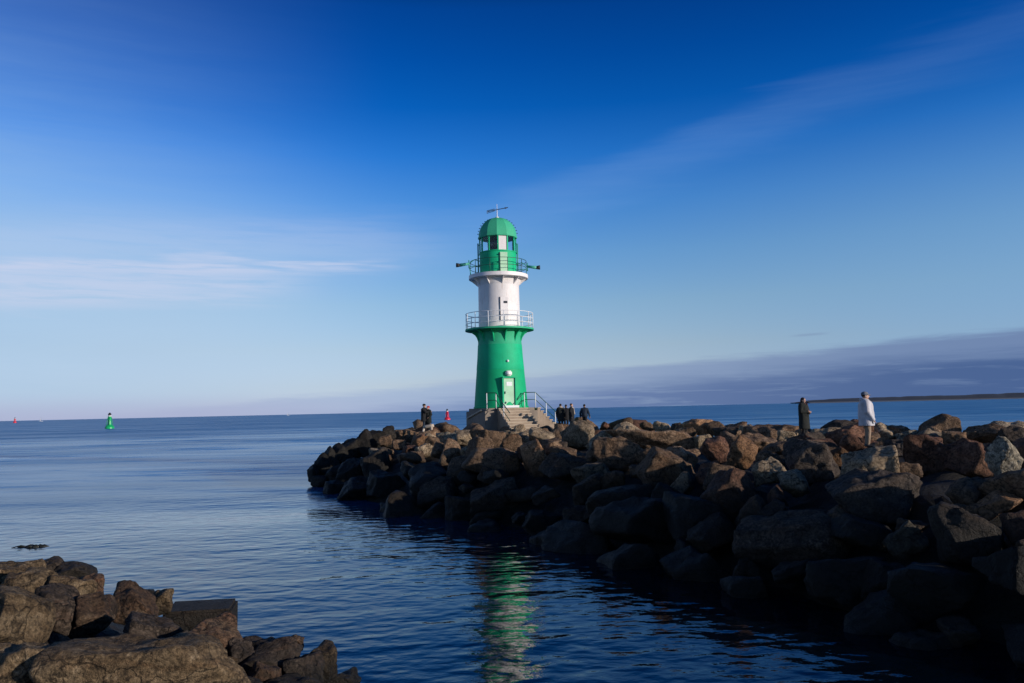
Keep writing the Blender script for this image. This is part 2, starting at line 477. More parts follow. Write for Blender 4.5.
# ------------------------------------------------------------------ water: one sheet to the horizon
def water_build(t, p):
    pos = t.n('ShaderNodeNewGeometry').outputs['Position']
    a = t.n('ShaderNodeMapping', {0: pos, 'Rotation': (0, 0, R(12)), 'Scale': (0.55, 1.0, 1.0)}).outputs[0]
    b = t.n('ShaderNodeMapping', {0: pos, 'Rotation': (0, 0, R(-18)), 'Scale': (0.7, 1.0, 1.0)}).outputs[0]
    dd = t.n('ShaderNodeVectorMath', {0: pos, 1: tuple(CAM)}, operation='DISTANCE').outputs['Value']
    n1 = t.noise(a, 0.75, 3, 0.5, 0.3).outputs['Fac']
    n2 = t.noise(b, 2.1, 1.2, 0.5, 0.2).outputs['Fac']
    n3 = t.noise(b, 8.0, 2, 0.5).outputs['Fac']
    patch = t.noise(t.n('ShaderNodeMapping', {0: pos, 'Scale': (0.012, 0.05, 1)}).outputs[0], 1.0, 4, 0.6, 0.5).outputs['Fac']
    cal = t.m('MULTIPLY_ADD', t.smooth(patch, 0.35, 0.68), 0.9, 0.5)
    h = t.m('ADD', t.m('MULTIPLY', n1, 0.048), t.m('MULTIPLY', n2, 0.032))
    h = t.m('ADD', h, t.m('MULTIPLY', n3, 0.0045))
    h = t.m('MULTIPLY', h, cal)
    bp = t.n('ShaderNodeBump', {'Height': h, 'Strength': 1.0, 'Distance': 1.0})
    # open water farther out: steeper wavelets, given as slopes so that they do not average away
    fn = t.noise(t.n('ShaderNodeMapping', {0: pos, 'Scale': (0.35, 0.6, 1)}).outputs[0], 1.0, 5, 0.62)
    sl = t.n('ShaderNodeVectorMath', {0: fn.outputs['Color'], 1: (0.5, 0.5, 0.5)}, operation='SUBTRACT').outputs[0]
    amp = t.m('MULTIPLY', t.m('MULTIPLY_ADD', t.smooth(dd, 22.0, 160.0), FAR_SLOPE, 0.0), cal)
    sl = t.n('ShaderNodeVectorMath', {0: sl, 'Scale': amp}, operation='SCALE').outputs[0]
    fn2 = t.noise(t.n('ShaderNodeMapping', {0: pos, 'Rotation': (0, 0, R(6)), 'Scale': (0.05, 0.22, 1)}).outputs[0], 1.0, 5, 0.7, 0.3)
    sl2 = t.n('ShaderNodeVectorMath', {0: fn2.outputs['Color'], 1: (0.5, 0.5, 0.5)}, operation='SUBTRACT').outputs[0]
    sl2 = t.n('ShaderNodeVectorMath', {0: sl2, 'Scale': t.m('MULTIPLY', t.smooth(dd, 14.0, 80.0), 0.8)}, operation='SCALE').outputs[0]
    sl = t.n('ShaderNodeVectorMath', {0: sl, 1: sl2}, operation='ADD').outputs[0]
    sl = t.scale(sl, (0.7, 1.0, 0.0))
    nn = t.n('ShaderNodeVectorMath', {0: bp.outputs[0], 1: sl}, operation='ADD').outputs[0]
    nn = t.n('ShaderNodeVectorMath', {0: nn}, operation='NORMALIZE').outputs[0]
    link(t, nn, p.inputs['Normal'])
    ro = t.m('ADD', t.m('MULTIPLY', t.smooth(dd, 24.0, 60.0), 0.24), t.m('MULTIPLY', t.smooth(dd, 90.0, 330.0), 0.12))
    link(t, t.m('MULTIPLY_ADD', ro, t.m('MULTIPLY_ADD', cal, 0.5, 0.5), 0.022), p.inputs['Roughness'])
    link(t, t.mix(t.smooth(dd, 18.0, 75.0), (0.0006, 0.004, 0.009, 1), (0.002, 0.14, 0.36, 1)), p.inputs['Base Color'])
    p.inputs['IOR'].default_value = 1.33
    p.inputs['Specular IOR Level'].default_value = 0.5
FAR_SLOPE = 0.35
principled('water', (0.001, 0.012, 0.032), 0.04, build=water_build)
bm = bmesh.new()
xs = [-60000, -20000, -6000, -2000, -600, -200, -80, -30, 0, 30, 80, 200, 600, 2000, 6000, 20000, 60000]
ys = [-400, -60, -20, 0, 20, 40, 60, 90, 150, 300, 700, 2000, 6000, 20000, 70000]
grid = [[bm.verts.new((x, y, 0)) for x in xs] for y in ys]
for j in range(len(ys) - 1):
    for i in range(len(xs) - 1):
        bm.faces.new((grid[j][i], grid[j][i + 1], grid[j + 1][i + 1], grid[j + 1][i]))
tag(from_bm('water', bm, 'water'), kind='structure')

# seabed so that the rock banks stand on something
bm = bmesh.new()
vs = [bm.verts.new(p) for p in ((-60000, -400, -6), (60000, -400, -6), (60000, 70000, -6), (-60000, 70000, -6))]
bm.faces.new(vs)
principled('seabed_sand', (0.05, 0.045, 0.035), 0.9)
tag(from_bm('seabed', bm, 'seabed_sand'), kind='structure')

# far wooded coast ---------------------------------------------------------
principled('coast_wood', rough=0.95, build=concrete((0.018, 0.028, 0.050), (0.032, 0.045, 0.07)))  # blue haze of the distance is put into the wood colour
principled('coast_sand', (0.14, 0.14, 0.15), 0.9)
def coast():
    Y = 7000.0
    x0, x1 = at_y(790, 400, Y).x, at_y(1420, 400, Y).x
    N = 360
    rs = np.random.RandomState(3)
    xs_ = np.linspace(x0, x1, N)
    hs = []
    for i, x in enumerate(xs_):
        t = (x - x0) / (x1 - x0)
        base_h = 32 * min(1, t * 16) ** 0.6 + 14 * min(1, t * 2.6)
        hs.append(base_h * (1 + 0.13 * float(fbm(np.array([[x / 160, 3.3, 0]]), 5)[0])) + 2)
    bm = bmesh.new()
    rows = []
    for (dy, kz) in ((0, 0.0), (40, 0.55), (140, 1.0), (700, 1.1), (1600, 0.0)):
        rows.append([bm.verts.new((x + dy * 0.4, Y + dy, max(0.0, 9 + (h - 9) * kz) if kz else (9 if dy == 0 else -3))) for x, h in zip(xs_, hs)])
    for a, b in zip(rows, rows[1:]):
        for i in range(N - 1):
            bm.faces.new((a[i], a[i + 1], b[i + 1], b[i]))
    bm.faces.new((rows[0][0], rows[1][0], rows[2][0], rows[3][0], rows[4][0]))
    tag(from_bm('hills', bm, 'coast_wood', smooth=True), kind='structure')
    bm = bmesh.new()
    a = [bm.verts.new((x, Y - 90, -0.5)) for x in xs_[10:]]
    b = [bm.verts.new((x, Y + 1, 9.4)) for x in xs_[10:]]
    for i in range(len(a) - 1):
        bm.faces.new((a[i], a[i + 1], b[i + 1], b[i]))
    tag(from_bm('beach', bm, 'coast_sand'), kind='structure')
coast()

# ------------------------------------------------------------------ rock banks (the rubble under the boulders)
BANK = [(-12.9, 53.4), (-12.2, 49.8), (-10.2, 44.6), (-7.6, 39.6), (-4.6, 34.8), (-0.6, 29.6), (2.4, 24.6), (5.0, 19.6), (7.2, 15.2), (9.6, 10.5), (13.5, 4.0), (18, -4),
        (52, -4), (46, 14), (37, 26), (29, 37), (21, 50), (14, 62), (7, 70), (0, 72), (-6, 69), (-10, 62), (-12.4, 57)]
SHORE = [(-70, 40), (-26.5, 30.5), (-20, 26.6), (-15.2, 23.2), (-11.6, 20.4), (-9.0, 18.4), (-6.9, 16.6), (-4.4, 14.8), (-3.0, 13.1), (-3.2, 9), (-2.0, 3.6), (-1.0, -6), (-70, -6)]
def sdist(poly, x, y):
    """signed distance, positive inside"""
    best, inside = 1e9, False
    n = len(poly)
    for i in range(n):
        (ax, ay), (bx, by) = poly[i], poly[(i + 1) % n]
        dx, dy = bx - ax, by - ay
        t = max(0, min(1, ((x - ax) * dx + (y - ay) * dy) / (dx * dx + dy * dy)))
        best = min(best, math.hypot(x - ax - t * dx, y - ay - t * dy))
        if (ay > y) != (by > y) and x < (bx - ax) * (y - ay) / (by - ay) + ax:
            inside = not inside
    return best if inside else -best
def bank_z(x, y):
    d = sdist(BANK, x, y)
    if d < 0: return max(-5.9, d * 0.8)
    t = min(1, d / 5.3)
    return 2.5 * (1 - (1 - t) ** 1.6)
def shore_z(x, y):
    d = sdist(SHORE, x, y)
    if d < 0: return max(-5.9, d * 0.8)
    return min(2.3, 0.4 + 0.23 * d)
def bank_mesh(name, fz, x0, x1, y0, y1, st, drop, mat='rock_painted_shade'):
    nx, ny = int((x1 - x0) / st), int((y1 - y0) / st)
    P = np.array([[x0 + i * st, y0 + j * st, 0.0] for j in range(ny + 1) for i in range(nx + 1)])
    z = np.array([fz(p[0], p[1]) for p in P]) - drop
    z = z + (0.20 * fbm(P * 0.9, 4) - 0.38 * np.abs(vnoise(P * 1.15 + 31)) + 0.10) * (z > -1.5)
    P[:, 2] = z
    ids = np.arange((nx + 1) * (ny + 1)).reshape(ny + 1, nx + 1)
    a, b, c, d = ids[:-1, :-1].ravel(), ids[:-1, 1:].ravel(), ids[1:, 1:].ravel(), ids[1:, :-1].ravel()
    keep = (z[a] > -5.5) | (z[c] > -5.5)
    f = np.concatenate([np.stack([a, b, c], 1)[keep], np.stack([a, c, d], 1)[keep]]).astype(np.int32)
    o = link_mesh(name, tri_mesh(name, P, f), mat)
    return tag(o, kind='structure')
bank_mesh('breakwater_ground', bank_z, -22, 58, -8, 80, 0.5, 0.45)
bank_mesh('shore_ground', shore_z, -60, 4, -8, 44, 0.22, 0.30, 'rock_shore_dark')

# ------------------------------------------------------------------ boulders
ROCKS = []      # dicts: name, verts, faces, loc, rot, mat, u, v, dep, w, h, bank, desc
MATNAME = {'T': 'rock_tan', 'B': 'rock_brown', 'R': 'rock_red', 'O': 'rock_orange', 'G': 'rock_grey', 'D': 'rock_dark', 'V': 'rock_painted_shade', 'W': 'rock_white',
           'S': 'rock_shore', 'K': 'rock_shore_dark', 'Q': 'rock_shore_red'}
def surf_hit(u, v, fz, lift, tmax=95.0):
    d = ray(u, v)
    best, bt = 1e9, None
    t = 5.0
    while t < tmax:
        p = CAM + d * t
        g = p.z - (fz(p.x, p.y) + lift)
        if g <= 0:
            return t
        if g < best and fz(p.x, p.y) > 1.0:
            best, bt = g, t
        t += 0.15
    return bt or 40.0
def hand_rock(u, v, wpx, hpx, tilt, mat, seed, bank='b', dep=None, desc=None, flat=False, dy=1.0, kh=1.25, sub=4, sharp=80):
    fz = bank_z if bank == 'b' else shore_z
    t = dep or surf_hit(u, v, fz, 0.25)
    d = ray(u, v)
    s = FPX / (t * d.dot(Fv))
    a, c = wpx / 2 / s * 1.08, hpx / 2 / s * kh
    b = dy * (0.55 * a + 0.45 * c) * 1.15
    v_, f_ = rock_geo(seed, (a, b, c), sub, flat, sharp)
    loc = CAM + d * (t + b * 0.35)
    loc.z -= c * (1 - 1 / kh) * 0.9
    rs = random.Random(seed)
    rot = Euler((rs.uniform(-0.1, 0.1), -R(tilt) + ROLL * 0, rs.uniform(-0.25, 0.25) - math.atan2(d.x, d.y)), 'XYZ')
    ROCKS.append(dict(v=v_, f=f_, loc=loc, rot=rot, mat=mat, u=u, vv=v, t=t, w=wpx, h=hpx, bank=bank, desc=desc, hand=True, r=(a + b) / 2, c=c))

# (u, v, width px, height px, tilt deg (+ = rising towards +X), material, extra)
HAND = [
    (314, 473, 12, 18, 10, 'V', 50.5), (323, 467, 18, 20, 25, 'V', 51.0), (331, 460, 18, 20, 30, 'V', 51.5), (341, 454, 20, 18, 20, 'V', 52), (352, 449, 22, 18, 25, 'V', 53), (364, 443, 20, 18, 30, 'V', 53), (376, 438, 20, 18, 25, 'V', 54), (389, 434, 15, 11, 0, 'V', 54), (322, 481, 22, 14, -15, 'V', 49.5), (337, 476, 26, 22, -10, 'V', 49), (338, 487, 28, 16, -15, 'V'), (353, 472, 30, 22, 10, 'V'), (360, 490, 34, 22, -12, 'V'), (374, 464, 30, 22, 15, 'D'), (382, 483, 36, 26, 10, 'D'),  # tip stones coloured near-black for the shade on them
    (385, 440, 16, 10, 10, 'B'), (405, 434, 20, 12, 10, 'B'), (401, 444, 12, 9, 0, 'B'), (421, 440, 17, 8, 22, 'O'), (432, 441, 13, 11, 40, 'B'), (446, 438, 19, 14, 0, 'G'),
    (462, 436, 23, 13, 6, 'T'), (411, 457, 28, 13, 5, 'B'), (451, 452, 22, 22, -20, 'B'), (489, 438, 30, 18, 5, 'B'), (510, 435, 13, 9, 10, 'T'), (519, 432, 13, 16, 0, 'T'),
    (538, 434, 23, 14, -15, 'T'), (558, 432, 16, 10, 10, 'B'), (579, 436, 32, 21, -8, 'T'), (603, 441, 28, 24, 0, 'G'), (512, 444, 22, 16, 10, 'B'), (511, 461, 18, 18, 25, 'O'),
    (537, 459, 24, 42, 10, 'O'), (553, 446, 13, 12, 0, 'B'), (567, 464, 44, 22, -18, 'B'), (592, 472, 32, 17, 22, 'T'), (588, 488, 34, 22, 20, 'B'),
    (607, 427, 13, 9, 0, 'R'), (625, 431, 34, 18, 8, 'T'), (648, 426, 15, 9, 0, 'B'), (662, 427, 16, 9, 0, 'T'), (660, 440, 82, 22, -8, 'B'), (701, 425, 27, 15, -15, 'O'),
    (676, 427, 12, 10, 0, 'D'), (688, 431, 14, 9, 0, 'B'),
    (704, 440, 19, 14, 20, 'T'), (619, 453, 46, 28, -22, 'B'), (667, 470, 58, 38, -10, 'B'), (682, 485, 22, 16, 20, 'T'), (716, 448, 28, 24, 0, 'R'), (742, 452, 24, 28, -40, 'O'),
    (612, 479, 24, 16, 10, 'B'), (614, 522, 18, 26, 60, 'K'), (731, 497, 54, 54, 25, 'R'), (748, 513, 22, 42, -28, 'O'),
    (722, 431, 14, 10, 0, 'D'), (731, 432, 12, 9, 0, 'D'), (747, 429, 19, 9, 5, 'T'), (776, 432, 52, 14, 3, 'B'), (786, 437, 17, 12, -20, 'T'), (757, 443, 36, 16, -8, 'B'),
    (780, 447, 28, 12, 8, 'B'), (794, 447, 13, 9, -20, 'W'), (812, 456, 46, 34, 5, 'D'), (839, 454, 20, 20, -30, 'O'), (771, 470, 37, 19, 4, 'T'), (793, 478, 26, 19, 22, 'G'),
    (846, 436, 38, 22, 0, 'R'), (852, 446, 24, 17, -20, 'R'), (867, 467, 66, 34, 14, 'T'), (877, 450, 26, 14, 8, 'T'), (884, 432, 18, 13, 0, 'T'), (907, 435, 18, 8, 0, 'G'),
    (900, 446, 30, 18, 0, 'D'), (929, 452, 42, 40, 0, 'R'), (953, 436, 24, 13, 0, 'B'), (963, 453, 44, 30, 5, 'R'), (979, 434, 36, 14, 0, 'B'), (1005, 459, 30, 28, -25, 'G'),
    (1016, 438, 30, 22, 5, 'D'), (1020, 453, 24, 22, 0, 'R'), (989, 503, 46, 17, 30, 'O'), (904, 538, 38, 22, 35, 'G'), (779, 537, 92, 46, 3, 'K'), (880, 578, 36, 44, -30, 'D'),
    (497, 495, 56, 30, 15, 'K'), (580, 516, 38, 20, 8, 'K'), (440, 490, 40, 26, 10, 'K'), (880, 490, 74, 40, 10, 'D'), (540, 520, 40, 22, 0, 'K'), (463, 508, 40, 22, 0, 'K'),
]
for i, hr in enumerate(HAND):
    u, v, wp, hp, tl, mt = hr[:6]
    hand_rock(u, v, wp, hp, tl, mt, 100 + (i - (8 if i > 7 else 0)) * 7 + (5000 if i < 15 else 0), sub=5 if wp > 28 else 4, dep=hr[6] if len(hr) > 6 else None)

# near shore, lower corner of the view
SH = [
    (26, 566, 44, 20, -6, 'S', 1.2), (10, 580, 70, 26, -4, 'S', 1.0), (45, 575, 40, 18, 0, 'K', 1.0), (70, 578, 46, 18, -6, 'K', 1.0), (100, 577, 32, 26, -10, 'K', 1.0), (88, 592, 36, 20, 0, 'Q', 1.0),
    (68, 594, 56, 20, -4, 'S', 1.2), (30, 590, 50, 26, 0, 'S', 1.0), (20, 618, 66, 56, -20, 'S', 1.2), (60, 612, 44, 32, 0, 'K', 1.0), (94, 615, 46, 30, -14, 'Q', 1.1),
    (136, 612, 50, 28, -34, 'Q', 1.1), (160, 606, 22, 20, 0, 'S', 1.0), (150, 632, 50, 30, -25, 'K', 1.1), (210, 648, 52, 50, -30, 'Q', 1.1),
    (142, 674, 160, 84, -8, 'S', 1.0), (20, 668, 90, 60, 10, 'S', 1.1), (70, 690, 110, 44, 8, 'K', 1.0), (268, 656, 66, 30, 4, 'K', 1.0), (296, 640, 16, 14, 0, 'Q', 1.0), (264, 672, 32, 18, -4, 'Q', 1.0),
    (322, 660, 36, 42, -20, 'S', 1.0), (345, 680, 36, 18, 0, 'K', 1.0), (290, 688, 60, 26, 0, 'K', 1.0), (240, 690, 40, 30, 0, 'K', 1.0), (225, 668, 26, 22, -10, 'S', 1.0), (242, 655, 24, 24, 0, 'K', 1.0),
    (305, 668, 40, 30, 0, 'K', 1.0),
]
for i, (u, v, wp, hp, tl, mt, kd) in enumerate(SH):
    v -= 7 if v < 600 else (4 if v < 640 else 0)
    hand_rock(u, v, wp, hp, tl, mt, 3000 + i * 13, bank='s', dy=kd, sub=5, sharp=20 if wp < 100 else 14)

# people stand here: (u, v of the feet, distance)
FOOT = {}
def foot(key, u, v, Y):
    p = at_y(u, v, Y)
    FOOT[key] = p
    return p
foot('white', 868, 447, 26.0)
foot('dark', 805, 437, 37.0)
foot('hug1', 424.5, 431, 54.0)
foot('hug2', 428.5, 431, 54.0)
foot('g1', 561, 428.5, 57.0)
foot('g2', 566.5, 428.5, 58.2)
foot('g3', 572, 428.5, 57.0)
foot('g4', 585, 428.5, 56.0)
TOWER = at_y(501.2, 408, 61.5)

# the rest of the armour stones, scattered over the bank
rnd = random.Random(42)
pts = []
tries = 0
while tries < 9000:
    tries += 1
    x, y = rnd.uniform(-16, 34), rnd.uniform(3, 72)
    sdv = sdist(BANK, x, y)
    if sdv < -0.5: continue
    z = bank_z(x, y)
    u, v, dep = proj((x, y, z + 0.3))
    if u < 290 or u > 1090 or dep < 6 or v > 720: continue
    if math.hypot(x - TOWER.x, y - TOWER.y) < 3.6: continue
    r = rnd.choice((0.5, 0.65, 0.8, 0.95, 1.1, 1.25)) * (1.0 if sdv > 3.5 else 1.15)
    if sdv > 7: r *= 0.75
    r = min(r, 36 * dep / FPX)
    ok = all((x - q[0]) ** 2 + (y - q[1]) ** 2 > (0.72 * (r + q[2])) ** 2 for q in pts)
    if not ok: continue
    for k_, p_ in FOOT.items():
        if math.hypot(x - p_.x, y - p_.y) < r + 0.25: ok = False
    for q in ROCKS:
        if q['bank'] != 'b': continue
        if math.hypot(x - q['loc'].x, y - q['loc'].y) < 0.55 * (r + q['r']): ok = False; break
        if dep < q['t'] and math.hypot((u - q['u']) / (0.5 * q['w'] + 0.55 * r * FPX / dep), (v - q['vv']) / (0.5 * q['h'] + 0.45 * r * FPX / dep)) < 0.92: ok = False; break
    if not ok: continue
    pts.append((x, y, r, z, u, v, dep, sdv))
for i, (x, y, r, z, u, v, dep, sdv) in enumerate(pts):
    rs = random.Random(900 + i)
    dims = (r * rs.uniform(0.9, 1.25), r * rs.uniform(0.75, 1.0), r * rs.uniform(0.55, 0.8))
    sub = 4 if dep < 45 else 3
    vv_, ff_ = rock_geo(5000 + i, dims, sub)
    lo = z + (-0.1 if sdv > 6 else 0.2) * r
    mt = rs.choice('BBRBDTB') if lo > 1.5 else rs.choice('DVDBV')  # low stones drawn from darker colours, painting in the shaded face
    ROCKS.append(dict(v=vv_, f=ff_, loc=Vector((x, y, lo)), rot=Euler((rs.uniform(-.35, .35), rs.uniform(-.35, .35), rs.uniform(0, 6.28))), mat=mt, u=u, vv=v, t=dep, w=2 * dims[0] * FPX / dep, h=2 * dims[2] * FPX / dep, bank='b', desc=None, hand=False, r=r, c=dims[2]))
# smaller stones wedged into the gaps
pts = []
tries = 0
while tries < 14000 and len(pts) < 260:
    tries += 1
    x, y = rnd.uniform(-14, 30), rnd.uniform(4, 66)
    sdv = sdist(BANK, x, y)
    if sdv < -0.2: continue
    z = bank_z(x, y)
    u, v, dep = proj((x, y, z + 0.2))
    if u < 300 or u > 1060 or dep < 8 or v > 700: continue
    if math.hypot(x - TOWER.x, y - TOWER.y) < 4.4: continue
    r = rnd.choice((0.35, 0.45, 0.55, 0.7))
    if any((x - q[0]) ** 2 + (y - q[1]) ** 2 < (0.8 * (r + q[2])) ** 2 for q in pts): continue
    if any(math.hypot(x - p_.x, y - p_.y) < r + 0.3 for p_ in FOOT.values()): continue
    ok = True
    for q in ROCKS:
        if q['bank'] != 'b': continue
        if math.hypot(x - q['loc'].x, y - q['loc'].y) < 0.72 * q['r'] + 0.45 * r: ok = False; break
        if q['hand'] and dep < q['t'] and math.hypot((u - q['u']) / (0.5 * q['w'] + 0.5 * r * FPX / dep), (v - q['vv']) / (0.5 * q['h'] + 0.4 * r * FPX / dep)) < 0.9: ok = False; break
    if not ok: continue
    pts.append((x, y, r))
    rs = random.Random(12000 + len(pts))
    dims = (r * rs.uniform(0.9, 1.3), r * rs.uniform(0.7, 1.0), r * rs.uniform(0.5, 0.8))
    vv_, ff_ = rock_geo(15000 + len(pts), dims, 4 if dep < 30 else 3)
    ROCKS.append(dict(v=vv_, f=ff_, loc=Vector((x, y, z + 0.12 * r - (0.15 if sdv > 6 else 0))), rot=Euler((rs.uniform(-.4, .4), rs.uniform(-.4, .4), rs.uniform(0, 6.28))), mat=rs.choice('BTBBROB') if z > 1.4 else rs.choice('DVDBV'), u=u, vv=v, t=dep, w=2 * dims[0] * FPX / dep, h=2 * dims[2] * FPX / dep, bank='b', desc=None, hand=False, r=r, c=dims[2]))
BLOCK = at_z(201, 636, 0.0)
# small stones filling the near shore
pts = []
tries = 0
while tries < 3000:
    tries += 1
    x, y = rnd.uniform(-28, -1), rnd.uniform(5, 32)
    sdv = sdist(SHORE, x, y)
    if sdv < -0.3: continue
    z = shore_z(x, y)
    u, v, dep = proj((x, y, z + 0.2))
    if u < -60 or v > 740 or dep < 5: continue
    r = rnd.choice((0.35, 0.5, 0.65, 0.8))
    if math.hypot(x - BLOCK.x, y - BLOCK.y) < 1.0 + r: continue
    if v - 0.4 * r * FPX / dep < np.interp(u, [0, 60, 115, 165, 230, 242, 345], [556, 574, 592, 612, 618, 646, 672]): continue
    ok = all((x - q[0]) ** 2 + (y - q[1]) ** 2 > (0.75 * (r + q[2])) ** 2 for q in pts)
    if not ok: continue
    for q in ROCKS:
        if q['bank'] != 's': continue
        if math.hypot(x - q['loc'].x, y - q['loc'].y) < 0.6 * (r + q['r']): ok = False; break
        if dep < q['t'] and math.hypot((u - q['u']) / (0.5 * q['w'] + 0.5 * r * FPX / dep), (v - q['vv']) / (0.5 * q['h'] + 0.4 * r * FPX / dep)) < 1.0: ok = False; break
    if not ok: continue
    pts.append((x, y, r))
    rs = random.Random(int(7000 + x * 100))
    dims = (r * rs.uniform(0.9, 1.25), r * rs.uniform(0.75, 1.0), r * rs.uniform(0.55, 0.8))
    vv_, ff_ = rock_geo(8000 + len(pts), dims, 4)
    ROCKS.append(dict(v=vv_, f=ff_, loc=Vector((x, y, z - 0.05 * r)), rot=Euler((rs.uniform(-.3, .3), rs.uniform(-.3, .3), rs.uniform(0, 6.28))), mat=rs.choice('SKKQ'), u=u, vv=v, t=dep, w=2 * dims[0] * FPX / dep, h=2 * dims[2] * FPX / dep, bank='s', desc=None, hand=False, r=r, c=dims[2]))

# place world coordinates, let the boulders under feet come up to meet them
def world_v(q):
    M = np.array(q['rot'].to_matrix())
    return q['v'] @ M.T + np.array(q['loc'])
def column_top(q, x, y):
    wv = world_v(q)
    d = np.hypot(wv[:, 0] - x, wv[:, 1] - y)
    sel = wv[d < 0.22]
    return float(sel[:, 2].max()) if len(sel) else None
for key, p in FOOT.items():
    # a flattish boulder of its own under each pair of feet, where no boulder is high enough yet
    best = None
    for q in ROCKS:
        if q['bank'] != 'b' or math.hypot(q['loc'].x - p.x, q['loc'].y - p.y) > q['r'] * 1.5: continue
        tz = column_top(q, p.x, p.y)
        if tz is not None and (best is None or tz > best[1]):
            best = (q, tz)
    if best is None or abs(best[1] - p.z) > 0.35:
        if best is not None and best[1] > p.z:
            best[0]['loc'].z -= best[1] - p.z
        else:
            vv_, ff_ = rock_geo(int(p.x * 10) + 600, (0.7, 0.6, 0.4), 4, True)
            q = dict(v=vv_, f=ff_, loc=Vector((p.x, p.y, p.z - 0.3)), rot=Euler((0, 0, 0.4)), mat='B', u=proj(p)[0], vv=proj(p)[1] + 4, t=p.y, w=20, h=10, bank='b', desc=None, hand=False, r=0.65, c=0.4)
            tz = column_top(q, p.x, p.y)
            q['loc'].z += p.z - tz
            ROCKS.append(q)
    else:
        best[0]['loc'].z += p.z - best[1]
    print('FOOT', key, [round(c, 2) for c in p], None if best is None else round(best[1] - p.z, 2))

# what the camera can see of each boulder
allv, allf, owner, base_i = [], [], [], 0
for qi, q in enumerate(ROCKS):
    wv = world_v(q)
    allv.append(wv); allf.append(q['f'] + base_i)
    owner.append(np.full(len(q['f']), qi)); base_i += len(wv)
for nm in ('breakwater_ground', 'shore_ground'):
    me = bpy.data.objects[nm].data
    co = np.zeros(len(me.vertices) * 3); me.vertices.foreach_get('co', co)
    fi = np.zeros(len(me.polygons) * 3, dtype=np.int32); me.polygons.foreach_get('vertices', fi)
    allv.append(co.reshape(-1, 3)); allf.append(fi.reshape(-1, 3) + base_i)
    owner.append(np.full(len(fi) // 3, -1)); base_i += len(co) // 3
owner = np.concatenate(owner)
bvh = BVHTree.FromPolygons([tuple(x) for x in np.concatenate(allv)], [tuple(int(i) for i in x) for x in np.concatenate(allf)])
seen = {}
pix = {}
for v in range(400, 683, 2):
    for u in range(0, 1024, 2):
        if v > 440 and u < 300 and v < 545: continue
        h = bvh.ray_cast(CAM, ray(u + 0.5, v + 0.5), 100)
        if h[2] is not None and h[0].z > 0.0:
            qi = int(owner[h[2]])
            if qi >= 0:
                seen[qi] = seen.get(qi, 0) + 1
                s = pix.setdefault(qi, [0, 0])
                s[0] += u; s[1] += v
del bvh
VIS = [(qi, ROCKS[qi]) for qi in seen if seen[qi] >= 4 or ROCKS[qi].get('desc') or (ROCKS[qi]['hand'] and seen[qi] >= 2)]
if sum(1 for _, q in VIS if 1) > 292:
    VIS = sorted(VIS, key=lambda e: -seen[e[0]])[:292]
print('BOULDERS total', len(ROCKS), 'kept', len(VIS))
for qi, q in VIS:
    q['cu'], q['cv'], q['n'] = pix[qi][0] / seen[qi], pix[qi][1] / seen[qi], seen[qi]

COLW = {'T': 'tan', 'B': 'brown', 'R': 'reddish brown', 'O': 'orange brown', 'G': 'grey', 'D': 'blackish', 'V': 'black shade-painted', 'W': 'pale', 'S': 'speckled tan', 'K': 'dark brown', 'Q': 'rusty brown'}
ORD = ['first', 'second', 'third', 'fourth', 'fifth', 'sixth', 'seventh', 'eighth', 'ninth', 'tenth', 'eleventh', 'twelfth', 'thirteenth', 'fourteenth', 'fifteenth', 'sixteenth', 'seventeenth', 'eighteenth']
ZONES = [(348, 'near the breakwater tip'), (412, 'between tip and embracing couple'), (440, 'below the embracing couple'), (468, 'between couple and lighthouse'), (500, 'below the lighthouse plinth'),
         (545, 'below the lighthouse steps'), (580, 'below the three walkers'), (625, 'below the lone walker'), (672, 'just beyond the lone walker'), (722, 'between walkers and dark-coated woman'), (770, 'shortly before the dark-coated woman'),
         (828, 'below the dark-coated woman'), (895, 'below the white-coated person'), (945, 'just past the white-coated person'), (1200, 'at the landward end')]
def zone(u):
    for i, (m, t) in enumerate(ZONES):
        if u < m: return i
def band(q):
    """row of the boulder from crest to water, by its height on the bank"""
    f = (q['cv'] - crest(q['cu'])) / (foot_line(q['cu']) - crest(q['cu']))
    if q['cv'] - crest(q['cu']) < 6: return 5
    return min(4, max(0, int(f * 5)))
def crest(u):
    return np.interp(u, [305, 340, 372, 420, 600, 1024], [462, 445, 430, 427, 424, 428])
def foot_line(u):
    return np.interp(u, [305, 330, 370, 470, 600, 800, 1024], [478, 490, 505, 530, 556, 604, 655])
BANDS = ['on the crest', 'just under the crest', 'halfway down', 'low on the slope', 'at the waterline', 'on the skyline']
cells = {}
for qi, q in VIS:
    if q['bank'] == 'b':
        cells.setdefault((zone(q['cu']), band(q)), []).append(q)
for (zi, bi), qs in cells.items():
    qs.sort(key=lambda q: q['cu'])
    for j, q in enumerate(qs):
        sz = '' if len(BANDS[bi].split()) + len(ZONES[zi][1].split()) > 8 else 'small' if q['n'] < 14 else ('large' if q['n'] > 110 else '')
        colw = COLW[q['mat']] if q['cv'] < crest(q['cu']) + 75 else 'shadowed'
        only = len(qs) == 1
        q['label'] = ' '.join(x for x in (sz, colw, 'boulder', BANDS[bi], ZONES[zi][1]) if x).replace('halfway down midway', 'halfway down, midway') + ('' if only else ', %s from the tip' % ORD[min(j, 17)])
        q['group'] = 'boulders piled up as the breakwater'
SHROW = [(585, 'in the outermost row'), (612, 'in the second row'), (640, 'in the third row'), (2000, 'in the lowest row')]
cells = {}
for qi, q in VIS:
    if q['bank'] == 's':
        bi = [i for i, (m, t) in enumerate(SHROW) if q['cv'] < m][0]
        zi = 0 if q['cu'] < 110 else (1 if q['cu'] < 230 else 2)
        cells.setdefault((zi, bi), []).append(q)
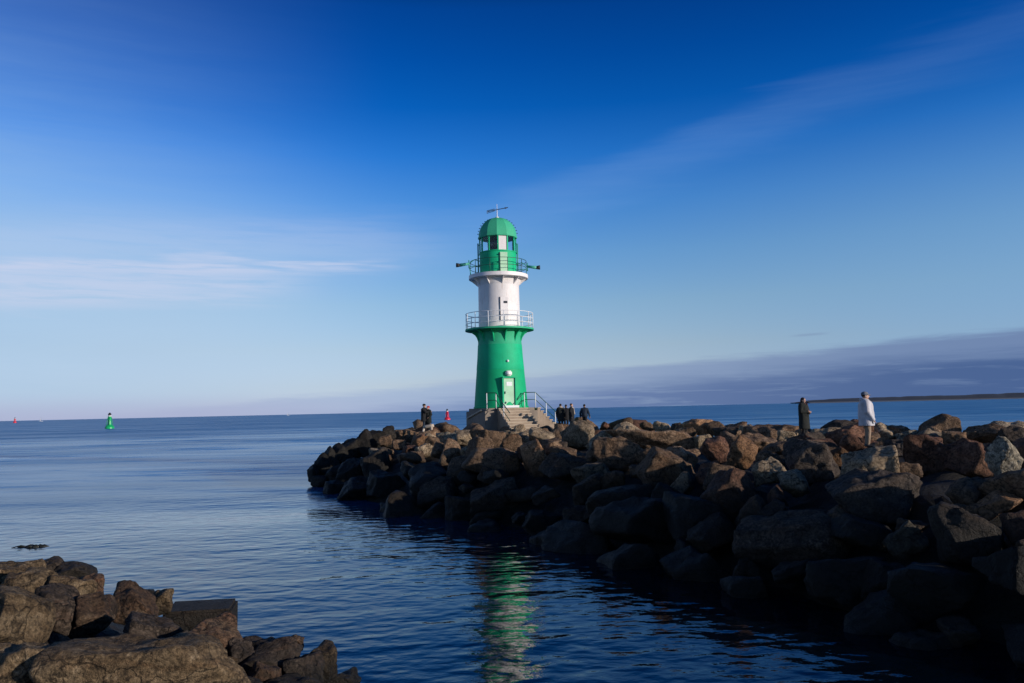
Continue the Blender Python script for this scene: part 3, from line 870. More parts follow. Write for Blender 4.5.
for (zi, bi), qs in cells.items():
    qs.sort(key=lambda q: q['cu'])
    zt = ['at the landward corner', 'by the square dark block', 'at the outer end'][zi]
    for j, q in enumerate(qs):
        sz = 'small' if q['n'] < 40 else ('huge' if q['n'] > 900 else '')
        q['label'] = ' '.join(x for x in (sz, COLW[q['mat']], 'shore boulder', SHROW[bi][1], zt) if x) + ('' if len(qs) == 1 else ', %s along' % ORD[min(j, 17)])
        q['group'] = 'boulders on the near shore'
for qi, q in sorted(VIS, key=lambda e: e[0]):
    o = link_mesh('boulder', tri_mesh('boulder', q['v'], q['f']), MATNAME[q['mat']])
    o.location = q['loc']
    o.rotation_euler = q['rot']
    tag(o, q['label'], 'boulder', q['group'])

# square dark concrete block at the water's edge, and weed floating off it
bp_ = at_z(197, 628, 0.15)
bm = bmesh.new()
box(bm, (0, 0, 0), (1.25, 0.9, 1.3), None, 0.05)
o = from_bm('concrete_block', bm, 'rock_shore_dark')
o.location = at_z(201, 636, 0.0) + Vector((0, 0, -0.05)); o.rotation_euler = (0.02, 0.01, 0.18)
tag(o, 'dark square-edged concrete block standing at the water edge among the shore boulders', 'block')

bm = bmesh.new()
rs = random.Random(5)
for i in range(26):
    a = rs.uniform(0, 6.28); rr = rs.uniform(0, 1)
    c = Vector((rr * 0.55 * math.cos(a) + 0.3 * rs.random(), rr * 0.16 * math.sin(a), 0.0))
    d = Vector((rs.uniform(-1, 1), rs.uniform(-.3, .3), 0)).normalized() * rs.uniform(.1, .3)
    tube(bm, [c - d, c + Vector((0, 0, rs.uniform(.02, .06))), c + d], [0.01, 0.03, 0.008], 6)
principled('seaweed_dark', (0.012, 0.013, 0.008), 0.5)
o = from_bm('seaweed_clump', bm, 'seaweed_dark', smooth=True)
o.location = at_z(30, 547, 0.0)
tag(o, 'dark clump of seaweed floating on the water off the shore boulders', 'seaweed')

# ------------------------------------------------------------------ lighthouse
LY = TOWER.y
def lz(v):                        # height above the platform of image row v on the tower axis
    return at_y(500, v, LY - (1.8 if v > 225 else 0.0)).z - TOWER.z
PXM = FPX / ((TOWER - CAM).dot(Fv))
def rr(px): return px / PXM
LH = empty('lighthouse', TOWER)
tag(LH, 'round green and white lighthouse with domed lantern on a stone plinth', 'lighthouse')
def pol(phi, r, z=0.0):
    """phi clockwise from facing the camera"""
    return Vector((r * math.sin(phi), -r * math.cos(phi), z))
def lath(name, prof, mat, seg=72, smooth=True, parent=LH, **kw):
    bm = bmesh.new()
    lathe(bm, prof, seg, **kw)
    o = from_bm(name, bm, mat, parent, smooth)
    if smooth:
        o.data.polygons.foreach_set('use_smooth', [True] * len(o.data.polygons))
        try: o.data.set_sharp_from_angle(angle=R(35))
        except Exception: pass
    return o
zB, zA, z1, z2, z3 = 0.0, lz(369), lz(343.5), lz(330), lz(327)
r0, rA, r1, r2 = rr(26.8), rr(23.8), rr(22.2), rr(21.6)
lath('tower_base', [(r0 + .06, 0.0), (r0 + .06, 0.10), (r0, 0.12), (rr(25.4), lz(388)), (rA, zA)], 'deep_green_paint', cap0=True)
lath('tower_shaft', [(rA, zA), (rA + 0.012, zA + 0.03), (rr(22.9), lz(356)), (r1, z1)], 'green_paint')
lath('tower_collar', [(r1, z1), (r1 - .015, z1 + .03), (r2, lz(336)), (rr(23.5), z2 + .02)], 'light_green_paint')
# lower gallery
rg = rr(34.6)
g = lath('gallery_deck', [(r2 - .2, z2 - .02), (rr(24.5), z2 - .02), (rr(31), z2 + .1), (rg, z2 + .1), (rg, z3), (r2 - .3, z3 + .02)], 'light_green_paint')
for i in range(12):
    phi = R(15 + 30 * i)
    bm = bmesh.new()
    prof = [(r1 - .05, z1 + .10)] + [(r1 + (rg - .12 - r1) * (1 - math.cos(t * math.pi / 2)) , z1 + .10 + (z2 + .08 - z1 - .10) * math.sin(t * math.pi / 2)) for t in (.15, .35, .55, .75, .9, 1.0)] + [(r1 - .05, z2 + .08)]
    a = [bm.verts.new(pol(phi, r, z) + pol(phi + math.pi / 2, 0.035)) for r, z in prof]
    b = [bm.verts.new(pol(phi, r, z) - pol(phi + math.pi / 2, 0.035)) for r, z in prof]
    bm.faces.new(a); bm.faces.new(b[::-1])
    for k_ in range(len(a)):
        bm.faces.new((a[k_], a[(k_ + 1) % len(a)], b[(k_ + 1) % len(a)], b[k_]))
    from_bm('bracket', bm, 'green_paint', g)
def ring_rail(name, r, z0, heights, nposts, mat, trad, parent, prad=None, phase=0.0):
    bm = bmesh.new()
    for h in heights:
        tube(bm, [pol(2 * math.pi * k / 72, r, z0 + h) for k in range(72)], trad, 6, True)
    for k in range(nposts):
        ph = 2 * math.pi * k / nposts + phase
        tube(bm, [pol(ph, r, z0), pol(ph, r, z0 + heights[-1])], prad or trad, 6)
    return from_bm(name, bm, mat, parent, True)
ring_rail('railing', rg - .06, z3, (0.38, 0.76, 1.18), 14, 'rail_white', 0.026, LH, 0.032, R(8))
# white shaft
z4, z5 = lz(283), lz(276)
rw, rw2 = rr(20.9), rr(20.6)
lath('white_shaft', [(rw, z3), (rw, z3 + .06), (rw2, z4), (rw2 + .01, z4 + .02), (rr(22.3), lz(278)), (rr(23.2), z5)], 'white_paint')
ru = rr(30)
z6 = lz(272)
g2 = lath('upper_gallery_deck', [(rw2 - .2, z5), (ru - .05, z5), (ru, z5 + .03), (ru, z6), (rr(18), z6 + .02)], 'white_paint')
for i in range(10):
    phi = R(11 + 36 * i)
    bm = bmesh.new()
    prof = [(rw2 - .03, z4 - .02), (ru - .1, z5 - .0), (rw2 - .03, z5)]
    a = [bm.verts.new(pol(phi, r, z) + pol(phi + math.pi / 2, 0.03)) for r, z in prof]
    b = [bm.verts.new(pol(phi, r, z) - pol(phi + math.pi / 2, 0.03)) for r, z in prof]
    bm.faces.new(a); bm.faces.new(b[::-1])
    for k_ in range(3): bm.faces.new((a[k_], a[(k_ + 1) % 3], b[(k_ + 1) % 3], b[k_]))
    from_bm('bracket', bm, 'white_paint', g2)
ring_rail('upper_railing', ru - .12, z6, (0.55, 1.08), 10, 'rail_dark_green', 0.022, LH, 0.026, R(20))
# lantern room
z7, z8 = lz(248.8), lz(233.2)
rl = rr(18.6)
lath('lantern_base', [(rl, z6), (rl, z7 - .05), (rl + .04, z7 - .04), (rl + .04, z7 + .03), (rl - .12, z7 + .03), (rl - .12, z7 - .3), (0.02, z7 - .3)], 'green_paint')
for k_ in range(12):
    phi = R(2 + 30 * k_)
    bm = bmesh.new()
    M = Matrix.Translation(pol(phi, rl - .02, (z7 + z8) / 2)) @ Matrix.Rotation(phi, 4, 'Z')
    box(bm, (0, 0, 0), (0.10, 0.09, z8 - z7), M)
    from_bm('window_post', bm, 'green_paint', LH)
for k_ in range(12):
    p0, p1 = R(2 + 30 * k_), R(32 + 30 * k_)
    a, b = pol(p0, rl - .03), pol(p1, rl - .03)
    bm = bmesh.new()
    mid_, ln = (a + b) / 2, (b - a).length
    M = Matrix.Translation(mid_ + Vector((0, 0, (z7 + z8) / 2))) @ Matrix.Rotation(math.atan2((b - a).y, (b - a).x), 4, 'Z')
    blind = k_ in (0, 6)
    box(bm, (0, 0, 0), (ln - .1, 0.03 if blind else 0.012, z8 - z7 - 0.02), M)
    from_bm('blind_panel' if blind else 'window_pane', bm, 'blind' if blind else 'window_glass', LH)
lath('lens', [(0.05, z7 - .3), (0.5, z7 - .3), (0.5, z7 + .1), (0.72, z7 + .25), (0.8, z7 + .5), (0.8, z7 + .85), (0.7, z7 + 1.1), (0.05, z7 + 1.15)], 'lens_dark', 24)
# dome
dprof = []
rd = rr(19.4)
ztop = lz(218.2)
for i in range(13):
    t = i / 12 * math.pi / 2
    dprof.append((max(rd * math.cos(t) ** 0.86, 0.04), z8 + .10 + (ztop - z8 - .10) * math.sin(t)))
bm = bmesh.new()
lathe(bm, [(rl - .15, z8 - .06), (rd + .02, z8 - .06), (rd + .05, z8 - .02), (rd + .05, z8 + .08)] + dprof, 12, phase=R(90 - 1))
dome = from_bm('dome', bm, 'dome_green', LH, False)
bm = bmesh.new()
for side in (-1, 1):
    for i in range(1, 8):
        t = (i / 12) * math.pi / 2 * 1.25
        p = pol(side * R(88), rd * math.cos(t) ** .86 + .06, z8 + .1 + (ztop - z8 - .1) * math.sin(t))
        box(bm, p, (.09, .05, .05))
from_bm('dome_rung', bm, 'rail_dark_green', dome)
bm = bmesh.new()
lathe(bm, [(.16, ztop - .06), (.14, ztop + .08), (.05, ztop + .14), (.03, ztop + .16)], 16, cap1=True)
tube(bm, [(0, 0, ztop), (0, 0, lz(210))], .03, 8)
tube(bm, [(0, 0, lz(210)), (0, 0, lz(204))], .018, 8)
vane_mast = from_bm('vane_mast', bm, 'rail_white', LH, True)
bm = bmesh.new()
za, zb = lz(211.3), lz(207.3)
tube(bm, [(-.72, -.1, za - .02), (.86, .1, zb)], .03, 8)
tube(bm, [(.62, .07, zb - .06), (.86, .1, zb)], [.075, .01], 8)
for dz in (-.1, 0.0, .1):
    tube(bm, [(-.78, -.1, za - .06 + dz), (-.2, -.02, za + .11 + dz * .8)], .022, 6)
tube(bm, [(-.78, -.1, za - .18), (-.78, -.1, za + .06)], .02, 6)
tube(bm, [(-.2, -.02, za + .0), (-.2, -.02, za + .21)], .02, 6)
from_bm('wind_vane', bm, 'dark_metal', vane_mast)
# side pipes and ladder on the lantern
for nm, phi, top in (('pipe', R(-92), 238), ('pipe', R(80), 240)):
    bm = bmesh.new()
    tube(bm, [pol(phi, rl + .12, z6), pol(phi, rl + .12, lz(top))], .055, 8)
    for v in (240, 250, 260):
        tube(bm, [pol(phi, rl - .02, lz(v)), pol(phi, rl + .12, lz(v))], .03, 6)
    from_bm(nm, bm, 'horn_green', LH, True)
# lantern door (pale, facing the sun side)
bm = bmesh.new()
phi = R(18)
M = Matrix.Translation(pol(phi, rl + .03, (lz(251) + lz(270.5)) / 2)) @ Matrix.Rotation(phi, 4, 'Z')
box(bm, (0, 0, 0), (.58, .1, lz(251) - lz(270.5)), M, .01)
d_ = from_bm('lantern_door', bm, 'door_green', LH)
bm = bmesh.new()
for s in (-.6, 0, .6): box(bm, (-.31, -.06, s), (.05, .05, .1), M)
from_bm('hinge', bm, 'dark_metal', d_)
# fog horns on arms
for side, ang in ((-1, R(-72)), (1, R(74))):
    bm = bmesh.new()
    zz = lz(262 if side < 0 else 266)
    e0 = pol(ang, rl + .05, zz + .35); e1 = pol(ang, ru + .05, zz + .12)
    tube(bm, [e0, (e0 + e1) / 2 + Vector((0, 0, .22)), e1], .035, 8)
    tube(bm, [pol(ang, rl + .05, zz - .1), e1 + Vector((0, 0, -.18))], .028, 8)
    tip = Vector((side * rr(38.5), e1.y - .1, zz))
    tube(bm, [e1, tip], [.09, .13], 10)
    tube(bm, [pol(ang, ru - .1, z6), e1 + Vector((0, 0, -.15)), e1], .03, 8)
    tube(bm, [e1 + Vector((0, 0, -.35)), e1 + Vector((0, 0, .28))], .04, 8)
    arm = from_bm('horn_arm', bm, 'horn_green', LH, True)
    bm = bmesh.new()
    tube(bm, [tip, tip + Vector((side * .10, -.02, 0)), tip + Vector((side * .26, -.05, 0))], [.12, .15, .17], 12)
    from_bm('horn_head', bm, 'black_plastic', arm, True)
# gallery door in the white shaft, with its grille
phi = R(14)
M = Matrix.Translation(pol(phi, rw - .01, (lz(296.5) + lz(321)) / 2)) @ Matrix.Rotation(phi, 4, 'Z')
bm = bmesh.new()
box(bm, (.04, 0.02, 0), (.62, .04, lz(296.5) - lz(321)), M, .015)
gd = from_bm('gallery_door', bm, 'white_paint', LH)
bm = bmesh.new()
box(bm, (.14, -.012, .54), (.28, .03, .17), M)
from_bm('grille', bm, 'dark_metal', gd)
bm = bmesh.new()
box(bm, (-.29, 0.0, 0), (.04, .07, lz(296.5) - lz(321)), M)
from_bm('door_edge_shadow', bm, 'dark_metal', gd)  # dark strip standing in for the shadow along the door's edge
# entrance door
DPH = R(19)
zd0, zd1 = 0.16, lz(378.5)
rad = rr(25.8)
M = Matrix.Translation(pol(DPH, rad - .02, (zd0 + zd1) / 2)) @ Matrix.Rotation(DPH, 4, 'Z')
bm = bmesh.new()
hh_ = zd1 - zd0
box(bm, (0, 0, 0), (.86, .14, hh_), M, .02)
dr = from_bm('door', bm, 'door_green', LH)
bm = bmesh.new()
for (c, s) in (((-.5, -.03, .03), (.10, .24, hh_ + .1)), ((.48, -.04, .03), (.08, .26, hh_ + .1)), ((0, -.04, hh_ / 2 + .07), (1.06, .30, .09))):
    box(bm, c, s, M)
from_bm('door_frame', bm, 'green_paint', dr)
bm = bmesh.new()
box(bm, (0.0, -.078, hh_ / 2 - .42), (.44, .02, .30), M)
from_bm('notice', bm, 'notice_white', dr)
bm = bmesh.new()
box(bm, (-.34, -.11, -.05), (.05, .08, .18), M); box(bm, (-.30, -.11, -.8), (.05, .08, .16), M)
from_bm('handle', bm, 'dark_metal', dr)
bm = bmesh.new()
M2 = Matrix.Translation(pol(DPH, rr(24.2), lz(373.5))) @ Matrix.Rotation(DPH, 4, 'Z')
box(bm, (0, -.1, 0), (.5, .25, .40), M2, .08)
from_bm('door_lamp', bm, 'lamp_glass', LH, True)
bm = bmesh.new()
M3 = Matrix.Translation(pol(DPH, rr(22.9), lz(361))) @ Matrix.Rotation(DPH, 4, 'Z')
lathe(bm, [(.09, 0), (.09, .12), (.05, .16)], 14, cap1=True, M=M3 @ Matrix.Rotation(R(90), 4, 'X'))
from_bm('vent_cap', bm, 'notice_white', LH, True)
bm = bmesh.new()
box(bm, (0, -.30, -.0), (1.1, .7, .17), Matrix.Translation(pol(DPH, rad, .09)) @ Matrix.Rotation(DPH, 4, 'Z'), .01)
from_bm('doorstep', bm, 'notice_white', LH)

# plinth, landing and the two flights of stairs, turned by 22 degrees
PH = R(22)
MP = Matrix.Rotation(PH, 4, 'Z')       # local -Y faces the front flight, local +X the side flight
s_ = 2.12
bot = -1.9
bm = bmesh.new()
box(bm, (0, 0, (bot - .22) / 2 ), (2 * s_, 2 * s_, -bot - .22), MP, .03)
pl = from_bm('plinth', bm, 'plinth_stone', LH)
bm = bmesh.new()
box(bm, (0, 0, -.112), (2 * s_ - .34, 2 * s_ - .34, .218), MP, .02)
from_bm('platform_slab', bm, 'plinth_stone', LH)
n = 8
rise, run = 1.6 / n, 0.34
wst = 1.15
def flight(nm, cx, y0, dirm, width, steps, rise_, run_):
    """steps going down along local -Y of dirm: risers painted darker for shade, under lighter overhanging treads"""
    bm = bmesh.new(); bt = bmesh.new()
    for i in range(steps):
        zt = -rise_ * i - .02
        yc = y0 - run_ * (i + .5)
        box(bm, (cx, yc, (zt - .07 + bot) / 2), (width - .06, run_ - .004, zt - .07 - bot), dirm)
        box(bt, (cx, yc - .03, zt - .035), (width + .04, run_ + .05, .066), dirm, .008)
    f = from_bm(nm, bm, 'riser_stone', LH)
    from_bm('treads', bt, 'step_stone', f)
flight('front_steps', 0.0, -s_ - .003, MP, 2 * wst, n, rise, run)
n2_, run2 = 7, 0.235
MS = MP @ Matrix.Translation((s_ + .003, 0, 0)) @ Matrix.Rotation(R(90), 4, 'Z')
flight('side_steps', -(s_ - .62), 0.0, MS, 1.2, n2_, .23, run2)
# sloped coping on the shaded side of the plinth
bm = bmesh.new()
tube(bm, [MP @ Vector((-s_ - .06, -s_ * .75, -.14)), MP @ Vector((-s_ - .06, s_ * .8, -.75))], .07, 6)
from_bm('coping', bm, 'step_stone', LH)
# handrails
def rail(points, posts, name='handrail'):
    """points: local (x, y, floor z); rail at +1.05 and a second one at +.55; posts at indices or fractions"""
    bm = bmesh.new()
    P = [MP @ Vector((x, y, z + 1.12)) for x, y, z in points]
    Q = [MP @ Vector((x, y, z + .58)) for x, y, z in points]
    tube(bm, P, .032, 8); tube(bm, Q, .028, 8)
    hr_ = from_bm(name, bm, 'rail_dark_green', LH, True)
    for (x, y, z) in posts:
        bm = bmesh.new()
        tube(bm, [MP @ Vector((x, y, z - .05)), MP @ Vector((x, y, z + 1.10))], .036, 8)
        from_bm('rail_post', bm, 'rail_white', hr_, True)
yt = -(s_ - .12)
yb = -(s_ + run * n)
rail([(-s_ + .1, yt + .0, 0), (-wst - .04, yt, 0), (-wst + .04, yb + .3, -1.5)], [(-s_ + .22, yt, 0), (-wst - .02, yt, 0), (-wst + .02, (yt + yb) / 2, -.75)])
rail([(wst - .05, yt, 0), (s_ - .12, yt, 0), (s_ + run2 * n2_ - .1, yt, -1.5), ], [(wst - .05, yt, 0), (s_ - .12, yt, 0), (s_ + run2 * 3.2, yt, -.8), (s_ + run2 * n2_ - .15, yt, -1.5)])
bm = bmesh.new()
tube(bm, [MP @ Vector((wst - .05, yt, 1.12)), MP @ Vector((wst - 1.0, yt - .05, .25))], .03, 8)
tube(bm, [MP @ Vector((wst - .05, yt, .58)), MP @ Vector((wst - .6, yt - .05, .12))], .028, 8)
from_bm('handrail', bm, 'rail_dark_green', LH, True)

# ------------------------------------------------------------------ buoys and boats
def buoy(u, v, hpx, mat, label, wide=0.5):
    p = at_z(u, v, 0.0)
    dep = (p - CAM).dot(Fv)
    hm = hpx / FPX * dep
    e = empty('navigation_buoy', p)
    tag(e, label, 'buoy')
    w_ = hm * wide / 2
    bm = bmesh.new()
    lathe(bm, [(w_ * .9, -.12 * hm), (w_, -.02 * hm), (w_, .10 * hm), (w_ * .86, .14 * hm), (w_ * .45, .24 * hm), (w_ * .40, .27 * hm)], 32, cap0=True, cap1=True)
    from_bm('float', bm, mat, e, True)
    bm = bmesh.new()
    lathe(bm, [(w_ * .45, .24 * hm), (w_ * .40, .3 * hm), (w_ * .34, .72 * hm), (w_ * .36, .73 * hm), (w_ * .36, .76 * hm)], 24, cap1=True)
    for k_ in range(4):
        a = k_ * math.pi / 2 + .4
        tube(bm, [(w_ * .75 * math.cos(a), w_ * .75 * math.sin(a), .14 * hm), (w_ * .36 * math.cos(a), w_ * .36 * math.sin(a), .7 * hm)], w_ * .05, 6)
    from_bm('tower', bm, mat, e, True)
    bm = bmesh.new()
    lathe(bm, [(w_ * .36, .76 * hm), (w_ * .40, .765 * hm), (w_ * .40, .81 * hm), (w_ * .3, .815 * hm)], 20, cap1=True)
    from_bm('collar', bm, 'notice_white', e, True)
    bm = bmesh.new()
    lathe(bm, [(w_ * .3, .81 * hm), (w_ * .34, .9 * hm), (w_ * .22, .96 * hm), (w_ * .04, 1.0 * hm)], 20, cap1=True)
    from_bm('lantern', bm, 'black_plastic', e, True)
    return e
gb = buoy(109.5, 428.6, 16, 'buoy_green', 'green navigation buoy with white collar and dark lantern, afloat by itself', 0.55)
buoy(447.3, 419.8, 11, 'buoy_red', 'red navigation buoy afloat between the embracing couple and the lighthouse', 0.56)
buoy(14.8, 422.9, 5.5, 'buoy_red', 'tiny red navigation buoy far out near the horizon', 0.6)
bm = bmesh.new()
gm = gb.location.copy() + Vector((-.45, 0, 6.05))
bmesh.ops.create_icosphere(bm, subdivisions=3, radius=1.0, matrix=Matrix.Rotation(.3, 4, 'Y') @ Matrix.Diagonal((.36, .15, .15, 1)))
bmesh.ops.create_icosphere(bm, subdivisions=2, radius=.10, matrix=Matrix.Translation((-.30, 0, .22)))
tube(bm, [(-.25, 0, .05), (-.29, 0, .2)], [.09, .07], 8)
tube(bm, [(-.38, 0, .22), (-.50, 0, .20)], [.03, .01], 6)
tube(bm, [(.25, 0, -.08), (.50, 0, -.16)], [.08, .03], 8)
tube(bm, [(0, .04, -.1), (0, .04, -.32)], .015, 6); tube(bm, [(0, -.04, -.1), (0, -.04, -.32)], .015, 6)
gull = from_bm('gull', bm, 'boat_white', smooth=True)
gull.location = gm
tag(gull, 'white gull perched on top of the green buoy', 'bird')
def sailboat(u, v, hpx, label):
    p = at_z(u, v, 0.0)
    dep = (p - CAM).dot(Fv)
    hm = hpx / FPX * dep
    e = empty('sailing_boat', p); tag(e, label, 'boat')
    bm = bmesh.new()
    L = hm * .4
    a = []
    for (x, w1, z) in ((-L, .25 * L, .0), (-.3 * L, .34 * L, 0), (.5 * L, .25 * L, 0), (1.1 * L, .02 * L, 0)):
        a.append([bm.verts.new((x, -w1, .1 * hm)), bm.verts.new((x, -w1 * .5, -.04 * hm)), bm.verts.new((x, w1 * .5, -.04 * hm)), bm.verts.new((x, w1, .1 * hm))])
    for p_, q_ in zip(a, a[1:]):
        for k_ in range(4): bm.faces.new((p_[k_], p_[(k_ + 1) % 4], q_[(k_ + 1) % 4], q_[k_]))
    bm.faces.new(a[0]); bm.faces.new(a[-1][::-1])
    from_bm('hull', bm, 'boat_white', e)
    bm = bmesh.new()
    tube(bm, [(0, 0, 0), (0, 0, hm)], .012 * hm, 6)
    from_bm('mast', bm, 'dark_metal', e)
    bm = bmesh.new()
    q = [(-.02 * hm, 0, .97 * hm), (-.02 * hm, 0, .14 * hm), (-.34 * hm, .05 * hm, .14 * hm)]
    f0 = [bm.verts.new(Vector(x) + Vector((0, .01 * hm, 0))) for x in q]; f1 = [bm.verts.new(Vector(x) - Vector((0, .01 * hm, 0))) for x in q]
    bm.faces.new(f0); bm.faces.new(f1[::-1])
    for k_ in range(3): bm.faces.new((f0[k_], f0[(k_ + 1) % 3], f1[(k_ + 1) % 3], f1[k_]))
    from_bm('sail', bm, 'boat_white', e)
sailboat(41, 421.4, 4, 'white sailing boat on the horizon beside the tiny red buoy')
sailboat(288, 415.4, 3, 'lone white speck of a sailing boat on the open horizon')

# ------------------------------------------------------------------ organic shapes: tapered limbs fused into one surface
def cap(bm, a, b, ra, rb, seg=14, sy=1.0):
    a, b = Vector(a), Vector(b)
    d = b - a
    L = max(d.length, 1e-4)
    q = d.to_track_quat('Z', 'Y').to_matrix().to_4x4()
    prof = []
    for i in range(5):
        t = -math.pi / 2 + i / 4 * math.pi / 2
        prof.append((max(ra * math.cos(t), 1e-3), ra * math.sin(t)))
    for i in range(5):
        t = i / 4 * math.pi / 2
        prof.append((max(rb * math.cos(t), 1e-3), L + rb * math.sin(t)))
    lathe(bm, prof, seg, True, True, Matrix.Translation(a) @ q @ Matrix.Diagonal((1, sy, 1, 1)))
def ell(bm, c, s):
    bmesh.ops.create_icosphere(bm, subdivisions=3, radius=1.0, matrix=Matrix.Translation(c) @ Matrix.Diagonal((*s, 1)))
def fuse(name, bm, mat, parent, voxel=0.012, it=3):
    bmesh.ops.recalc_face_normals(bm, faces=bm.faces)
    me = bpy.data.meshes.new('tmp')
    bm.to_mesh(me); bm.free()
    o = bpy.data.objects.new('tmp', me)
    COL.objects.link(o)
    r = o.modifiers.new('r', 'REMESH'); r.mode = 'VOXEL'; r.voxel_size = voxel; r.use_smooth_shade = True
    s = o.modifiers.new('s', 'SMOOTH'); s.factor = 0.5; s.iterations = it
    dg = bpy.context.evaluated_depsgraph_get()
    dg.update()
    m2 = bpy.data.meshes.new_from_object(o.evaluated_get(dg))
    m2.name = name
    bpy.data.objects.remove(o, do_unlink=True)
    bpy.data.meshes.remove(me)
    m2.materials.clear()
    m2.shade_smooth()
    return link_mesh(name, m2, mat, parent)

def fabric(name, c, rough=0.9):
    def b(t, p):
        tc = t.n('ShaderNodeTexCoord').outputs['Object']
        n1 = t.noise(t.scale(tc, (1, 1, .5)), 6.0, 3, 0.6).outputs['Fac']
        link(t, t.ramp(n1, [(.3, tuple(x * .75 for x in c)), (.7, tuple(min(1, x * 1.2) for x in c))]), p.inputs['Base Color'])
        bp = t.n('ShaderNodeBump', {'Height': n1, 'Strength': 0.8, 'Distance': 0.04})
        link(t, bp.outputs[0], p.inputs['Normal'])
    return principled(name, rough=rough, build=b)
fabric('skin', (0.48, 0.28, 0.20), .55)
fabric('cloth_black', (0.007, 0.007, 0.009))
fabric('cloth_black_green', (0.008, 0.010, 0.008))
fabric('cloth_navy', (0.012, 0.022, 0.04))
fabric('cloth_white', (0.50, 0.48, 0.50))
fabric('cloth_maroon', (0.06, 0.012, 0.012))
fabric('cloth_red', (0.45, 0.03, 0.04))
fabric('cloth_tan', (0.27, 0.19, 0.13))
fabric('fur_beige', (0.42, 0.36, 0.30))
fabric('hair_dark', (0.018, 0.012, 0.01))
fabric('hair_brown', (0.10, 0.05, 0.025))
fabric('cap_grey', (0.16, 0.17, 0.20))
fabric('jeans', (0.02, 0.03, 0.055))
fabric('shoe_white', (0.8, 0.8, 0.8))

